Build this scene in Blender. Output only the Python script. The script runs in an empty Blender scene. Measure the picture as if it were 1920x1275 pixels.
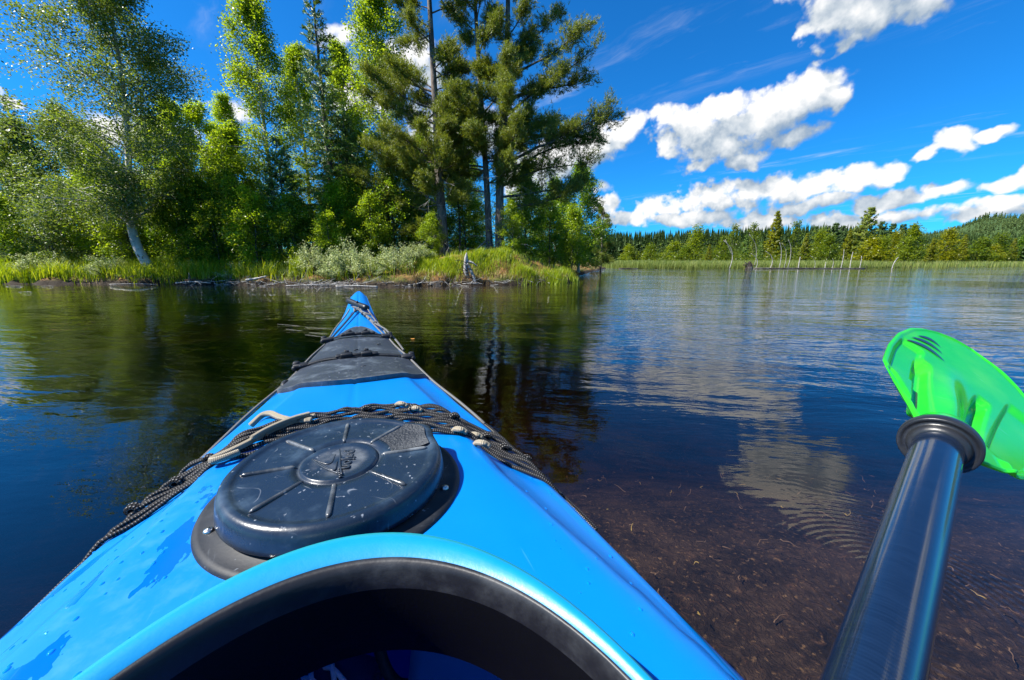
import bpy, bmesh, math, random
import numpy as np
from mathutils import Vector, Matrix, Euler

# ------------------------------------------------------------------ camera, world, sun, exposure
S = bpy.context.scene
COL = S.collection
H = 0.65                                   # lens height above the water
PITCH = math.atan(144.5 / 693.0)
cam_d = bpy.data.cameras.new("camera")
cam_d.sensor_width = 36.0
cam_d.lens = 13.0
cam_d.clip_start = 0.01
cam_d.clip_end = 8000.0
cam = bpy.data.objects.new("camera", cam_d)
cam.location = (0, 0, H)
cam.rotation_euler = (math.radians(90) - PITCH, 0, 0)
COL.objects.link(cam)
S.camera = cam

SUN_AZ = math.radians(-102)                 # measured from +Y, negative = to the left
SUN_EL = math.radians(50)
SUNV = Vector((math.sin(SUN_AZ) * math.cos(SUN_EL), math.cos(SUN_AZ) * math.cos(SUN_EL), math.sin(SUN_EL)))
sun_d = bpy.data.lights.new("sun", 'SUN')
sun_d.energy = 5.0
sun_d.angle = math.radians(0.5)
sun_d.color = (1.0, 0.95, 0.87)
sun = bpy.data.objects.new("sun", sun_d)
sun.rotation_euler = SUNV.to_track_quat('Z', 'Y').to_euler()
COL.objects.link(sun)

S.view_settings.view_transform = 'Standard'
S.view_settings.look = 'None'
S.view_settings.gamma = 1.0
S.view_settings.use_curve_mapping = False
S.view_settings.exposure = 1.15
S.render.engine = 'CYCLES'
S.cycles.use_denoising = True
S.cycles.max_bounces = 10
S.cycles.diffuse_bounces = 5
S.cycles.glossy_bounces = 4
S.cycles.transmission_bounces = 6
S.cycles.transparent_max_bounces = 8
S.cycles.caustics_reflective = False
S.cycles.caustics_refractive = False
S.cycles.sample_clamp_indirect = 8.0

CP, SP = math.cos(PITCH), math.sin(PITCH)
def azel(px, py):
    """direction (azimuth from +Y, elevation) of a point of the sky"""
    u = (px - 960) / 693.0; v = (637.5 - py) / 693.0
    d = Vector((u, CP + v * SP, -SP + v * CP)).normalized()
    return math.atan2(d.x, d.y), math.asin(d.z)

class NB:
    """short node-graph writer"""
    def __init__(self, tree):
        self.t = tree; self.n = tree.nodes; self.l = tree.links
    def new(self, typ, **kw):
        nd = self.n.new(typ)
        for k, v in kw.items(): setattr(nd, k, v)
        return nd
    def put(self, sock, v):
        if hasattr(v, 'links') or isinstance(v, bpy.types.NodeSocket): self.l.new(v, sock)
        elif v is not None: sock.default_value = v
    def math(self, op, a, b=None, c=None, clamp=False):
        nd = self.new('ShaderNodeMath', operation=op, use_clamp=clamp)
        self.put(nd.inputs[0], a)
        if b is not None: self.put(nd.inputs[1], b)
        if c is not None: self.put(nd.inputs[2], c)
        return nd.outputs[0]
    def vec(self, op, a, b=None, out=0):
        nd = self.new('ShaderNodeVectorMath', operation=op)
        self.put(nd.inputs[0], a)
        if b is not None:
            if op == 'SCALE': self.put(nd.inputs['Scale'], b)
            else: self.put(nd.inputs[1], b)
        return nd.outputs[out]
    def comb(self, x, y, z=0.0):
        nd = self.new('ShaderNodeCombineXYZ')
        for i, v in enumerate((x, y, z)): self.put(nd.inputs[i], v)
        return nd.outputs[0]
    def noise(self, v, scale, detail=3.0, rough=0.5, out='Fac', dist=0.0):
        nd = self.new('ShaderNodeTexNoise')
        self.put(nd.inputs['Vector'], v); self.put(nd.inputs['Scale'], scale)
        nd.inputs['Detail'].default_value = detail; nd.inputs['Roughness'].default_value = rough
        nd.inputs['Distortion'].default_value = dist
        return nd.outputs[out]
    def ss(self, v, lo, hi, a=0.0, b=1.0):
        nd = self.new('ShaderNodeMapRange', interpolation_type='SMOOTHSTEP')
        for i, x in enumerate((v, lo, hi, a, b)): self.put(nd.inputs[i], x)
        return nd.outputs[0]
    def lin(self, v, lo, hi, a=0.0, b=1.0):
        nd = self.new('ShaderNodeMapRange')
        for i, x in enumerate((v, lo, hi, a, b)): self.put(nd.inputs[i], x)
        return nd.outputs[0]
    def mix(self, f, a, b, blend='MIX'):
        nd = self.new('ShaderNodeMix', data_type='RGBA', blend_type=blend)
        self.put(nd.inputs[0], f)
        for i, v in ((6, a), (7, b)):
            if isinstance(v, tuple) and len(v) == 3: v = v + (1,)
            self.put(nd.inputs[i], v)
        return nd.outputs[2]
    def ramp(self, f, stops):
        nd = self.new('ShaderNodeValToRGB')
        e = nd.color_ramp.elements
        while len(e) < len(stops): e.new(0.5)
        for el, (p, c) in zip(e, stops):
            el.position = p; el.color = tuple(c) + (1,)
        self.put(nd.inputs[0], f)
        return nd.outputs[0]
    def bump(self, h, strength=1.0, dist=0.01, normal=None):
        nd = self.new('ShaderNodeBump')
        nd.inputs['Strength'].default_value = strength; nd.inputs['Distance'].default_value = dist
        self.put(nd.inputs['Height'], h)
        if normal is not None: self.put(nd.inputs['Normal'], normal)
        return nd.outputs[0]
    def principled(self, **kw):
        nd = self.new('ShaderNodeBsdfPrincipled')
        for k, v in kw.items():
            k = k.replace('_', ' ')
            if isinstance(v, tuple) and len(v) == 3: v = v + (1,)
            self.put(nd.inputs[k], v)
        return nd.outputs[0]

# ---- cloud field, as a node group of the sky direction
CLOUDS = [  # px, py, half width, half height, tilt (deg), gain : the cumulus of the photograph, stored as azimuth / elevation
    (1640, 5, 140, 68, -4, 1.0), (1545, 25, 60, 55, 0, .9), (1740, -10, 70, 62, 0, .9), (1640, -80, 190, 80, 0, 1.1), (1500, 60, 22, 18, 0, .7),
    (1535, 85, 40, 16, 0, .55), (1545, 112, 34, 10, 25, .5), (1600, 70, 60, 20, 0, .8),
    (1300, 240, 85, 40, 0, 1.0), (1360, 200, 52, 36, 10, 1.0), (1430, 220, 100, 50, 18, 1.1), (1505, 182, 80, 44, 15, 1.05), (1560, 172, 34, 30, 0, .85),
    (1350, 270, 100, 34, 0, 1.0), (1480, 262, 70, 22, 18, .85), (1312, 308, 42, 18, 0, .8), (1400, 300, 56, 24, 0, .8), (1245, 215, 30, 22, 0, .8), (1262, 280, 30, 18, 0, .7),
    (1788, 264, 44, 26, 18, 1.0), (1868, 256, 46, 15, 14, .9), (1755, 284, 40, 13, 22, .8), (1800, 282, 40, 14, 10, .8),
    (1230, 388, 48, 18, 0, .85), (1320, 372, 85, 27, 6, 1.0), (1420, 358, 85, 26, 4, 1.0), (1510, 350, 85, 25, 8, 1.0), (1610, 332, 75, 26, 10, 1.0), (1672, 322, 40, 15, 5, .85),
    (1500, 388, 66, 17, 8, .85), (1570, 374, 60, 16, 8, .8), (1665, 372, 62, 23, 4, 1.0), (1760, 358, 62, 18, 5, .9), (1720, 372, 60, 14, 5, .8),
    (1880, 345, 56, 21, 12, .95), (1930, 330, 52, 28, 10, .95), (1990, 345, 70, 30, 10, .95),
    (1770, 402, 76, 16, 4, .85), (1870, 390, 86, 19, 4, .9), (1960, 385, 80, 22, 0, .9),
    (1185, 408, 52, 20, 0, 1.0), (1290, 412, 100, 17, 0, 1.0), (1420, 416, 120, 15, 0, 1.0), (1560, 412, 110, 16, 0, .95), (1680, 408, 80, 15, 0, .9), (1400, 392, 240, 30, 3, .62), (1840, 405, 160, 18, 3, .8),
    (1165, 255, 44, 30, 20, 1.0), (1190, 228, 26, 22, 0, .9), (1120, 275, 60, 36, 20, 1.05), (1040, 300, 80, 44, 10, 1.05), (985, 330, 70, 50, 0, 1.0), (1130, 352, 18, 14, 0, .7), (1140, 385, 24, 20, 0, .8),
    (860, 250, 120, 70, 0, 1.0), (760, 130, 110, 60, 10, .8), (680, 200, 80, 50, 0, .8), (640, 60, 70, 30, 20, .5), (430, 205, 40, 26, 0, .8), (250, 250, 120, 40, 0, .8), (20, 196, 34, 11, -4, .75), (-60, 230, 90, 30, 0, .8),
]
# clouds outside the frame: above it and behind the viewer, so that the water and gloss have a sky to mirror
EXTRA = [(82, 52, 13, 7), (-20, 66, 12, 5), (88, 30, 22, 6), (100, 45, 14, 8), (150, 25, 25, 7), (-150, 30, 22, 8), (-120, 50, 12, 6), (-75, 12, 16, 4), (-72, 28, 9, 4), (20, 80, 10, 5), (180, 55, 20, 8)]

def cloud_group():
    g = bpy.data.node_groups.new("cloud_field", 'ShaderNodeTree')
    g.interface.new_socket("Vector", in_out='INPUT', socket_type='NodeSocketVector')
    g.interface.new_socket("Density", in_out='OUTPUT', socket_type='NodeSocketFloat')
    b = NB(g)
    gi = b.new('NodeGroupInput'); go = b.new('NodeGroupOutput')
    d = b.vec('NORMALIZE', gi.outputs[0])
    sep = b.new('ShaderNodeSeparateXYZ'); b.put(sep.inputs[0], d)
    az = b.math('ARCTAN2', sep.outputs[0], sep.outputs[1])
    el = b.math('ARCSINE', sep.outputs[2])
    w = b.noise(d, 13.0, 4.0, 0.55, out='Color')
    w = b.vec('SCALE', b.vec('SUBTRACT', w, (0.5, 0.5, 0.5)), 0.070)
    p = b.vec('ADD', b.comb(az, el, 0.0), w)
    cur = None
    rows = []
    for (px, py, hw, hh, tl, gain) in CLOUDS:
        a0, e0 = azel(px, py)
        a1, e1 = azel(px + hw, py); a2, e2 = azel(px, py - hh)
        ra = math.hypot(a1 - a0, e1 - e0); re = math.hypot(a2 - a0, e2 - e0)
        rows.append((a0, e0, ra * 1.20, re * (1.36 if e0 < .2 else 1.24), math.radians(tl), gain))
    for (a, e, ra, re) in EXTRA:
        rows.append((math.radians(a), math.radians(e), math.radians(ra), math.radians(re), 0.0, 1.0))
    for (a0, e0, ra, re, tl, gain) in rows:
        mp = b.new('ShaderNodeMapping', vector_type='TEXTURE')
        mp.inputs['Location'].default_value = (a0, e0, 0)
        mp.inputs['Rotation'].default_value = (0, 0, tl)
        mp.inputs['Scale'].default_value = (ra, re, 1)
        b.put(mp.inputs['Vector'], p)
        sx = b.new('ShaderNodeVectorMath', operation='MULTIPLY'); b.put(sx.inputs[0], mp.outputs[0]); sx.inputs[1].default_value = (1, 1, 0)
        q = b.vec('DOT_PRODUCT', sx.outputs[0], sx.outputs[0], out='Value')
        f = b.math('MULTIPLY_ADD', q, -gain, gain)
        cur = f if cur is None else b.math('SMOOTH_MAX', cur, f, 0.18)
    cur = b.math('MAXIMUM', cur, -1.2)
    n2 = b.noise(d, 26.0, 8.0, 0.56)
    vo = b.new('ShaderNodeTexVoronoi', feature='SMOOTH_F1'); b.put(vo.inputs['Vector'], b.vec('ADD', d, b.vec('SCALE', w, 0.6)))
    vo.inputs['Scale'].default_value = 34.0; vo.inputs['Detail'].default_value = 2.0; vo.inputs['Smoothness'].default_value = 0.5
    cur = b.math('ADD', cur, b.math('MULTIPLY_ADD', n2, 1.50, -0.74))
    cur = b.math('ADD', cur, b.math('MULTIPLY_ADD', vo.outputs['Distance'], -0.50, 0.17))
    b.put(go.inputs[0], cur)
    return g

world = bpy.data.worlds.new("World")
S.world = world
world.use_nodes = True
world.cycles.sampling_method = 'MANUAL'
world.cycles.sample_map_resolution = 256
wt = world.node_tree
wt.nodes.clear()
b = NB(wt)
out = b.new('ShaderNodeOutputWorld')
sky = b.new('ShaderNodeTexSky', sky_type='NISHITA')
sky.sun_disc = False
sky.sun_elevation = SUN_EL
sky.sun_rotation = SUN_AZ
sky.air_density = 1.0; sky.dust_density = 0.4; sky.ozone_density = 3.0; sky.altitude = 300
skyc = b.mix(1.0, sky.outputs[0], (0.10, 0.80, 1.46, 1), 'MULTIPLY')
bg1 = b.new('ShaderNodeBackground'); b.put(bg1.inputs[0], skyc); bg1.inputs[1].default_value = 0.061
tc = b.new('ShaderNodeTexCoord')
D = tc.outputs['Generated']
grp = cloud_group()
def field(v):
    nd = b.new('ShaderNodeGroup'); nd.node_tree = grp; b.put(nd.inputs[0], v); return nd.outputs[0]
d0 = field(D)
d1 = field(b.vec('ADD', D, (-0.030, 0.0, 0.042)))
alpha = b.math('POWER', b.ss(d0, -0.08, 0.46), 1.3)
rel = b.math('SUBTRACT', d0, d1)
lit = b.math('MULTIPLY_ADD', rel, 0.80, 0.52)
lit = b.math('SUBTRACT', lit, b.math('MULTIPLY', b.ss(d0, 0.5, 1.3), 0.22), clamp=True)
ccol = b.ramp(lit, [(0.0, (0.22, 0.36, 0.58)), (0.32, (0.40, 0.50, 0.62)), (0.62, (0.66, 0.73, 0.80)), (1.0, (1.05, 1.05, 1.05))])
# thin high cirrus, streaked along one direction
sp = b.new('ShaderNodeSeparateXYZ'); b.put(sp.inputs[0], D)
zz = b.math('MAXIMUM', sp.outputs[2], 0.05)
cx = b.math('DIVIDE', sp.outputs[0], zz); cy = b.math('DIVIDE', sp.outputs[1], zz)
cw = b.noise(b.comb(cx, cy), 0.9, 4.0, 0.6, out='Color')
cu = b.math('MULTIPLY_ADD', cx, 0.8, b.math('MULTIPLY', cy, 0.6)); cv = b.math('MULTIPLY_ADD', cx, -0.6, b.math('MULTIPLY', cy, 0.8))
cvv = b.vec('ADD', b.comb(b.math('MULTIPLY', cu, 2.6), b.math('MULTIPLY', cv, 0.5)), b.vec('SCALE', cw, 1.1))
ci = b.noise(cvv, 1.3, 6.0, 0.62)
ci = b.ss(ci, 0.52, 0.86)
cm = b.ss(b.noise(b.comb(cx, cy), 0.55, 2.0), 0.42, 0.62)
ci = b.math('MULTIPLY', b.math('MULTIPLY', ci, cm), 0.55)
alpha2 = b.math('MAXIMUM', alpha, ci)
ccol2 = b.mix(b.math('GREATER_THAN', ci, alpha), ccol, (0.85, 0.92, 1.0, 1))
bg2 = b.new('ShaderNodeBackground'); b.put(bg2.inputs[0], ccol2); bg2.inputs[1].default_value = 0.46
mx = b.new('ShaderNodeMixShader'); b.put(mx.inputs[0], alpha2); b.l.new(bg1.outputs[0], mx.inputs[1]); b.l.new(bg2.outputs[0], mx.inputs[2])
b.l.new(mx.outputs[0], out.inputs[0])

# ------------------------------------------------------------------ helpers
def tag(o, label=None, cat=None, group=None, kind=None):
    if label: o['label'] = label
    if cat: o['category'] = cat
    if group: o['group'] = group
    if kind: o['kind'] = kind
    return o

def link(name, me, mats=None, parent=None):
    if mats is not None:
        for m in (mats if isinstance(mats, (list, tuple)) else [mats]): me.materials.append(m)
    o = bpy.data.objects.new(name, me); COL.objects.link(o)
    if parent is not None: o.parent = parent
    return o

def empty(name, loc=(0, 0, 0), rz=0.0):
    o = bpy.data.objects.new(name, None); COL.objects.link(o)
    o.empty_display_size = 0.1
    o.location = loc; o.rotation_euler = (0, 0, rz)
    return o

def mesh_np(name, V, Q=None, T=None, smooth=False, attrs=None):
    """mesh from arrays: V (n,3), quads Q (m,4), triangles T (k,3)"""
    V = np.asarray(V, np.float32).reshape(-1, 3)
    Q = np.zeros((0, 4), np.int32) if Q is None else np.asarray(Q, np.int32).reshape(-1, 4)
    T = np.zeros((0, 3), np.int32) if T is None else np.asarray(T, np.int32).reshape(-1, 3)
    me = bpy.data.meshes.new(name)
    me.vertices.add(len(V)); me.vertices.foreach_set('co', V.ravel())
    me.loops.add(Q.size + T.size)
    me.loops.foreach_set('vertex_index', np.concatenate([Q.ravel(), T.ravel()]))
    n = len(Q) + len(T)
    me.polygons.add(n)
    st = np.concatenate([np.arange(len(Q)) * 4, Q.size + np.arange(len(T)) * 3]).astype(np.int32)
    me.polygons.foreach_set('loop_start', st)
    if smooth: me.polygons.foreach_set('use_smooth', np.ones(n, bool))
    if attrs:
        for k, a in attrs.items():
            at = me.attributes.new(k, 'FLOAT', 'POINT'); at.data.foreach_set('value', np.asarray(a, np.float32).ravel())
    me.update(calc_edges=True); me.validate()
    return me

class Geo:
    """collects arrays for one mesh"""
    def __init__(self): self.V = []; self.Q = []; self.T = []; self.n = 0; self.A = {}
    def add(self, V, Q=None, T=None, **at):
        V = np.asarray(V, float).reshape(-1, 3)
        if Q is not None and len(Q): self.Q.append(np.asarray(Q).reshape(-1, 4) + self.n)
        if T is not None and len(T): self.T.append(np.asarray(T).reshape(-1, 3) + self.n)
        self.V.append(V); self.n += len(V)
        for k, a in at.items(): self.A.setdefault(k, []).append(np.asarray(a, float).ravel())
    def tube(self, pts, rad, n=6, cap=True, ats=False):
        pts = np.asarray(pts, float); m = len(pts)
        rad = np.full(m, rad, float) if np.isscalar(rad) else np.asarray(rad, float)
        tg = np.gradient(pts, axis=0); tg /= np.linalg.norm(tg, axis=1)[:, None] + 1e-12
        up = np.array([0, 0, 1.0]) if abs(tg[0][2]) < .9 else np.array([1.0, 0, 0])
        a = np.cross(tg[0], up); a /= np.linalg.norm(a)
        ang = np.linspace(0, 2 * np.pi, n, endpoint=False)
        V = np.zeros((m, n, 3))
        for i in range(m):
            a = a - tg[i] * (a @ tg[i]); a /= np.linalg.norm(a) + 1e-12
            c = np.cross(tg[i], a)
            V[i] = pts[i] + rad[i] * (np.cos(ang)[:, None] * a + np.sin(ang)[:, None] * c)
        i, j = np.meshgrid(np.arange(m - 1), np.arange(n), indexing='ij'); i = i.ravel(); j = j.ravel(); k = (j + 1) % n
        Q = np.stack([i * n + j, i * n + k, (i + 1) * n + k, (i + 1) * n + j], 1)
        V = V.reshape(-1, 3); T = None
        if cap:
            V = np.vstack([V, pts[0], pts[-1]]); c0 = m * n; c1 = c0 + 1; jj = np.arange(n); kk = (jj + 1) % n
            T = np.vstack([np.stack([np.full(n, c0), kk, jj], 1), np.stack([np.full(n, c1), (m - 1) * n + jj, (m - 1) * n + kk], 1)])
        at = {}
        if ats:
            ln = np.concatenate([[0], np.cumsum(np.linalg.norm(np.diff(pts, axis=0), axis=1))])
            al = np.repeat(ln, n); an = np.tile(ang, m)
            if cap: al = np.concatenate([al, [0, ln[-1]]]); an = np.concatenate([an, [0, 0]])
            at = dict(along=al, around=an)
        self.add(V, Q, T, **at)
    def box(self, c, size, R=None):
        x, y, z = np.asarray(size) / 2
        V = np.array([[sx * x, sy * y, sz * z] for sz in (-1, 1) for sy in (-1, 1) for sx in (-1, 1)])
        if R is not None: V = V @ np.asarray(R).T
        self.add(V + np.asarray(c), [[0, 2, 3, 1], [4, 5, 7, 6], [0, 1, 5, 4], [2, 6, 7, 3], [0, 4, 6, 2], [1, 3, 7, 5]])
    def grid(self, P, closed=False):
        """P (a,b,3)"""
        a, bb = P.shape[:2]
        i, j = np.meshgrid(np.arange(a - 1), np.arange(bb if closed else bb - 1), indexing='ij'); i = i.ravel(); j = j.ravel(); k = (j + 1) % bb
        self.add(P.reshape(-1, 3), np.stack([i * bb + j, i * bb + k, (i + 1) * bb + k, (i + 1) * bb + j], 1))
    def mesh(self, name, smooth=False):
        return mesh_np(name, np.vstack(self.V), np.vstack(self.Q) if self.Q else None, np.vstack(self.T) if self.T else None, smooth,
                       {k: np.concatenate(v) for k, v in self.A.items()} if self.A else None)
    def build(self, name, mat, parent=None, smooth=True, bevel=0.0):
        o = link(name, self.mesh(name, smooth), mat, parent)
        if bevel: add_bevel(o, bevel)
        return o

def add_bevel(o, w, seg=2):
    md = o.modifiers.new("bevel", 'BEVEL'); md.width = w; md.segments = seg; md.limit_method = 'ANGLE'; md.angle_limit = math.radians(40)
    return o

def smoothline(P, n):
    """Catmull-Rom through the points P, n samples"""
    P = np.asarray(P, float); k = len(P)
    Q = np.vstack([2 * P[0] - P[1], P, 2 * P[-1] - P[-2]])
    u = np.linspace(0, k - 1 - 1e-9, n); i = u.astype(int); f = (u - i)[:, None]
    a, b_, c, d = Q[i], Q[i + 1], Q[i + 2], Q[i + 3]
    return .5 * ((2 * b_) + (-a + c) * f + (2 * a - 5 * b_ + 4 * c - d) * f ** 2 + (-a + 3 * b_ - 3 * c + d) * f ** 3)

def vnoise(x, y, seed=0):
    """cheap smooth value noise on arrays"""
    x = np.asarray(x, float); y = np.asarray(y, float)
    xi = np.floor(x).astype(np.int64); yi = np.floor(y).astype(np.int64); fx = x - xi; fy = y - yi
    fx = fx * fx * (3 - 2 * fx); fy = fy * fy * (3 - 2 * fy)
    def h(a, c):
        v = np.sin(a * 127.1 + c * 311.7 + seed * 74.7) * 43758.5453
        return v - np.floor(v)
    return (h(xi, yi) * (1 - fx) + h(xi + 1, yi) * fx) * (1 - fy) + (h(xi, yi + 1) * (1 - fx) + h(xi + 1, yi + 1) * fx) * fy

def new_mat(name):
    m = bpy.data.materials.new(name); m.use_nodes = True
    m.node_tree.nodes.clear()
    return m, NB(m.node_tree)
def finish(m, b, shader, disp=None):
    o = b.new('ShaderNodeOutputMaterial'); b.l.new(shader, o.inputs[0]); return m

def leaf_mat(name, cols, rough=0.38, transl=0.60, spec=0.45, tcol=None):
    m, b = new_mat(name)
    g = b.new('ShaderNodeNewGeometry')
    c = b.ramp(g.outputs['Random Per Island'], cols)
    p = b.principled(Base_Color=c, Roughness=rough, Specular_IOR_Level=spec)
    t = b.new('ShaderNodeBsdfTranslucent'); b.put(t.inputs[0], b.mix(1.0, c, tcol or (1.5, 1.35, 0.5, 1), 'MULTIPLY'))
    mx = b.new('ShaderNodeMixShader'); mx.inputs[0].default_value = transl
    b.l.new(p, mx.inputs[1]); b.l.new(t.outputs[0], mx.inputs[2])
    return finish(m, b, mx.outputs[0])

M = {}
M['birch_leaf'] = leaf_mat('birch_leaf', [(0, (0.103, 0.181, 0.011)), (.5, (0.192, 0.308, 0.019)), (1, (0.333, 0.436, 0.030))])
M['hero_leaf'] = leaf_mat('glossy_birch_leaf', [(0, (0.075, 0.131, 0.031)), (.5, (0.139, 0.221, 0.044)), (1, (0.234, 0.309, 0.066))], rough=0.46, transl=0.42, spec=0.5)
M['bright_leaf'] = leaf_mat('young_leaf', [(0, (0.154, 0.268, 0.010)), (.5, (0.265, 0.393, 0.017)), (1, (0.408, 0.518, 0.034))])
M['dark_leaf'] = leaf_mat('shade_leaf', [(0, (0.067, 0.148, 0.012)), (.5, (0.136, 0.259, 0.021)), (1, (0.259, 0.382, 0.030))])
M['willow_leaf'] = leaf_mat('willow_leaf', [(0, (0.243, 0.311, 0.127)), (.5, (0.446, 0.510, 0.223)), (1, (0.689, 0.711, 0.356))], rough=.5, transl=.25, tcol=(1.1, 1.15, .7, 1))
M['spruce_needle'] = leaf_mat('spruce_needle', [(0, (0.041, 0.100, 0.013)), (.6, (0.080, 0.166, 0.019)), (1, (0.243, 0.344, 0.027))], rough=.5, transl=.2)
M['pine_needle'] = leaf_mat('pine_needle', [(0, (0.085, 0.130, 0.018)), (.55, (0.165, 0.225, 0.024)), (1, (0.30, 0.33, 0.04))], rough=.45, transl=.38)
M['far_conifer'] = leaf_mat('far_conifer', [(0, (0.024, 0.062, 0.012)), (1, (0.075, 0.135, 0.020))], rough=.7, transl=.15)
M['far_gold'] = leaf_mat('far_golden_leaf', [(0, (0.14, 0.175, 0.006)), (.5, (0.22, 0.25, 0.010)), (1, (0.33, 0.34, 0.015))])
M['far_leaf'] = leaf_mat('far_leaf', [(0, (0.11, 0.17, 0.009)), (.5, (0.175, 0.245, 0.013)), (1, (0.27, 0.33, 0.02))])
M['far_dark_leaf'] = leaf_mat('far_dark_leaf', [(0, (0.075, 0.13, 0.010)), (.5, (0.125, 0.19, 0.014)), (1, (0.20, 0.265, 0.02))])
M['grass'] = leaf_mat('grass_blade', [(0, (0.150, 0.240, 0.009)), (.5, (0.255, 0.360, 0.013)), (1, (0.405, 0.465, 0.038))], rough=.45, transl=.45)
M['reed'] = leaf_mat('reed_blade', [(0, (0.12, 0.18, 0.030)), (.6, (0.19, 0.25, 0.05)), (1, (0.33, 0.34, 0.11))], rough=.5, transl=.35)
M['dry_grass'] = leaf_mat('dry_grass_blade', [(0, (0.130, 0.085, 0.039)), (.5, (0.286, 0.182, 0.078)), (1, (0.468, 0.351, 0.169))], rough=.7, transl=.2, tcol=(1.1, 1, .7, 1))

def bark(name, lo, hi, scale, zs=0.3, bumpd=0.02, white=False):
    m, b = new_mat(name)
    tcn = b.new('ShaderNodeTexCoord'); p = tcn.outputs['Object']
    sc = b.vec('MULTIPLY', p, (1, 1, zs))
    n = b.noise(sc, scale, 6.0, 0.65)
    if white:
        bd = b.noise(b.vec('MULTIPLY', p, (3, 3, 16)), 1.0, 3.0, .6)
        bl = b.noise(p, 5.0, 4.0, .6)
        c = b.mix(b.ss(n, .3, .7), (0.42, 0.39, 0.34), (0.66, 0.63, 0.57))
        c = b.mix(b.ss(bd, .60, .68), c, (0.05, 0.045, 0.04))
        c = b.mix(b.ss(bl, .60, .70), c, (0.10, 0.09, 0.075))
    else:
        c = b.mix(b.ss(n, .35, .68), lo, hi)
        big = b.noise(p, 2.0, 2.0)
        c = b.mix(b.math('MULTIPLY', b.ss(big, .4, .7), .45), c, (0.20, 0.21, 0.19))
    s = b.principled(Base_Color=c, Roughness=.85, Specular_IOR_Level=.2, Normal=b.bump(n, .9, bumpd))
    return finish(m, b, s)
M['birch_bark'] = bark('birch_bark', None, None, 7.0, .5, .006, True)
M['pine_bark'] = bark('pine_bark', (0.045, 0.036, 0.03), (0.25, 0.20, 0.165), 11.0, .28, .03)
M['dark_bark'] = bark('dark_bark', (0.03, 0.026, 0.02), (0.11, 0.095, 0.08), 14.0, .3, .01)
M['driftwood'] = bark('weathered_wood', (0.20, 0.185, 0.165), (0.60, 0.57, 0.52), 30.0, .15, .008)
M['black_wood'] = bark('wet_dark_wood', (0.012, 0.01, 0.008), (0.06, 0.045, 0.035), 20.0, .4, .01)

# ------------------------------------------------------------------ ground, bed and water
SHORE = np.array([(-300, 16), (-60, 12.6), (-25, 11.9), (-16, 11.6), (-13.2, 11.75), (-11.4, 11.45), (-9, 11.6), (-7.4, 11.1), (-6, 10.75), (-4.6, 10.75), (-3, 10.7), (-1.6, 11.0), (-0.5, 11.25), (.66, 11.5), (1.7, 12.1), (2.3, 13.6),
                  (2.55, 16), (3.3, 19), (5, 25), (8.5, 36), (11.5, 46), (12.6, 60), (13.4, 60), (13.2, 45.5), (15, 44), (22, 43.2), (30, 45.0), (36, 46.5), (47, 50.5), (60, 56), (104, 76), (160, 100), (500, 220), (500, -300), (-300, -300)], float)
MARSH_FROM = 22
def shore_sd(x, y):
    """signed distance to the shoreline, positive on land; and whether the nearest shore is the marsh"""
    x = np.asarray(x, float).ravel(); y = np.asarray(y, float).ravel()
    best = np.full(x.shape, 1e9); idx = np.zeros(x.shape, int); ins = np.zeros(x.shape, bool)
    n = len(SHORE)
    for i in range(n):
        ax, ay = SHORE[i]; bx, by = SHORE[(i + 1) % n]
        if i < n - 3:
            dx, dy = bx - ax, by - ay
            t = np.clip(((x - ax) * dx + (y - ay) * dy) / (dx * dx + dy * dy), 0, 1)
            d = np.hypot(x - ax - t * dx, y - ay - t * dy)
            m = d < best; best[m] = d[m]; idx[m] = i
        c = ((ay > y) != (by > y))
        with np.errstate(divide='ignore', invalid='ignore'):
            xs = (bx - ax) * (y - ay) / (by - ay + 1e-12) + ax
        ins ^= c & (x < xs)
    return np.where(ins, -best, best), idx >= MARSH_FROM
def sstep(v, a, c):
    t = np.clip((v - a) / (c - a), 0, 1); return t * t * (3 - 2 * t)
def ground_z(x, y):
    shp = np.shape(x)
    x = np.asarray(x, float).ravel(); y = np.asarray(y, float).ravel()
    d, marsh = shore_sd(x, y)
    d0 = d + (vnoise(x * 2.3, y * 2.3, 3) - .5) * .35 + (vnoise(x * 7, y * 7, 5) - .5) * .12
    mound = np.exp(-((x + .9) / 2.2) ** 2 - ((y - 13.4) / 3.0) ** 2)
    step = .10 + .13 * mound + .10 * vnoise(x * 1.3, y * 1.3, 8)
    near = np.where(d0 < 0, np.maximum(-.75, d0 * .9 - .02), step * sstep(d0, 0, .22) + (.24 + .5 * mound) * sstep(d0, .1, 1.6) + .0022 * np.maximum(d0 - 3, 0) ** 1.2)
    near = near + np.where(d0 > .1, (vnoise(x * 3.1, y * 3.1, 11) - .5) * .16 + (vnoise(x * 9, y * 9, 12) - .5) * .06, 0)
    far = np.where(d < 0, np.maximum(-.75, d * .25 - .02), .10 * sstep(d, 0, 1.0) + .25 * sstep(d, 4, 30)) + np.where(d > 0, (vnoise(x * .6, y * .6, 4) - .5) * .1, 0)
    z = np.where(marsh, far, near)
    az = np.degrees(np.arctan2(x, y)); r = np.hypot(x, y)
    # the wooded hill to the right, the low ridge behind the marsh
    ridge = 9 * sstep(r, 260, 520) + 14 * sstep(r, 520, 900) * (1 + .5 * np.sin(az * .5))
    hill = (46 * sstep(az, 35, 46) + 10 * sstep(az, 46, 52)) * sstep(r, 560, 1350) + 9 * np.exp(-((az - 50.8) / 1.8) ** 2) * sstep(r, 900, 1350)
    z = z + ridge + hill * (1 - .35 * sstep(r, 1500, 3200))
    return z.reshape(shp)

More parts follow.
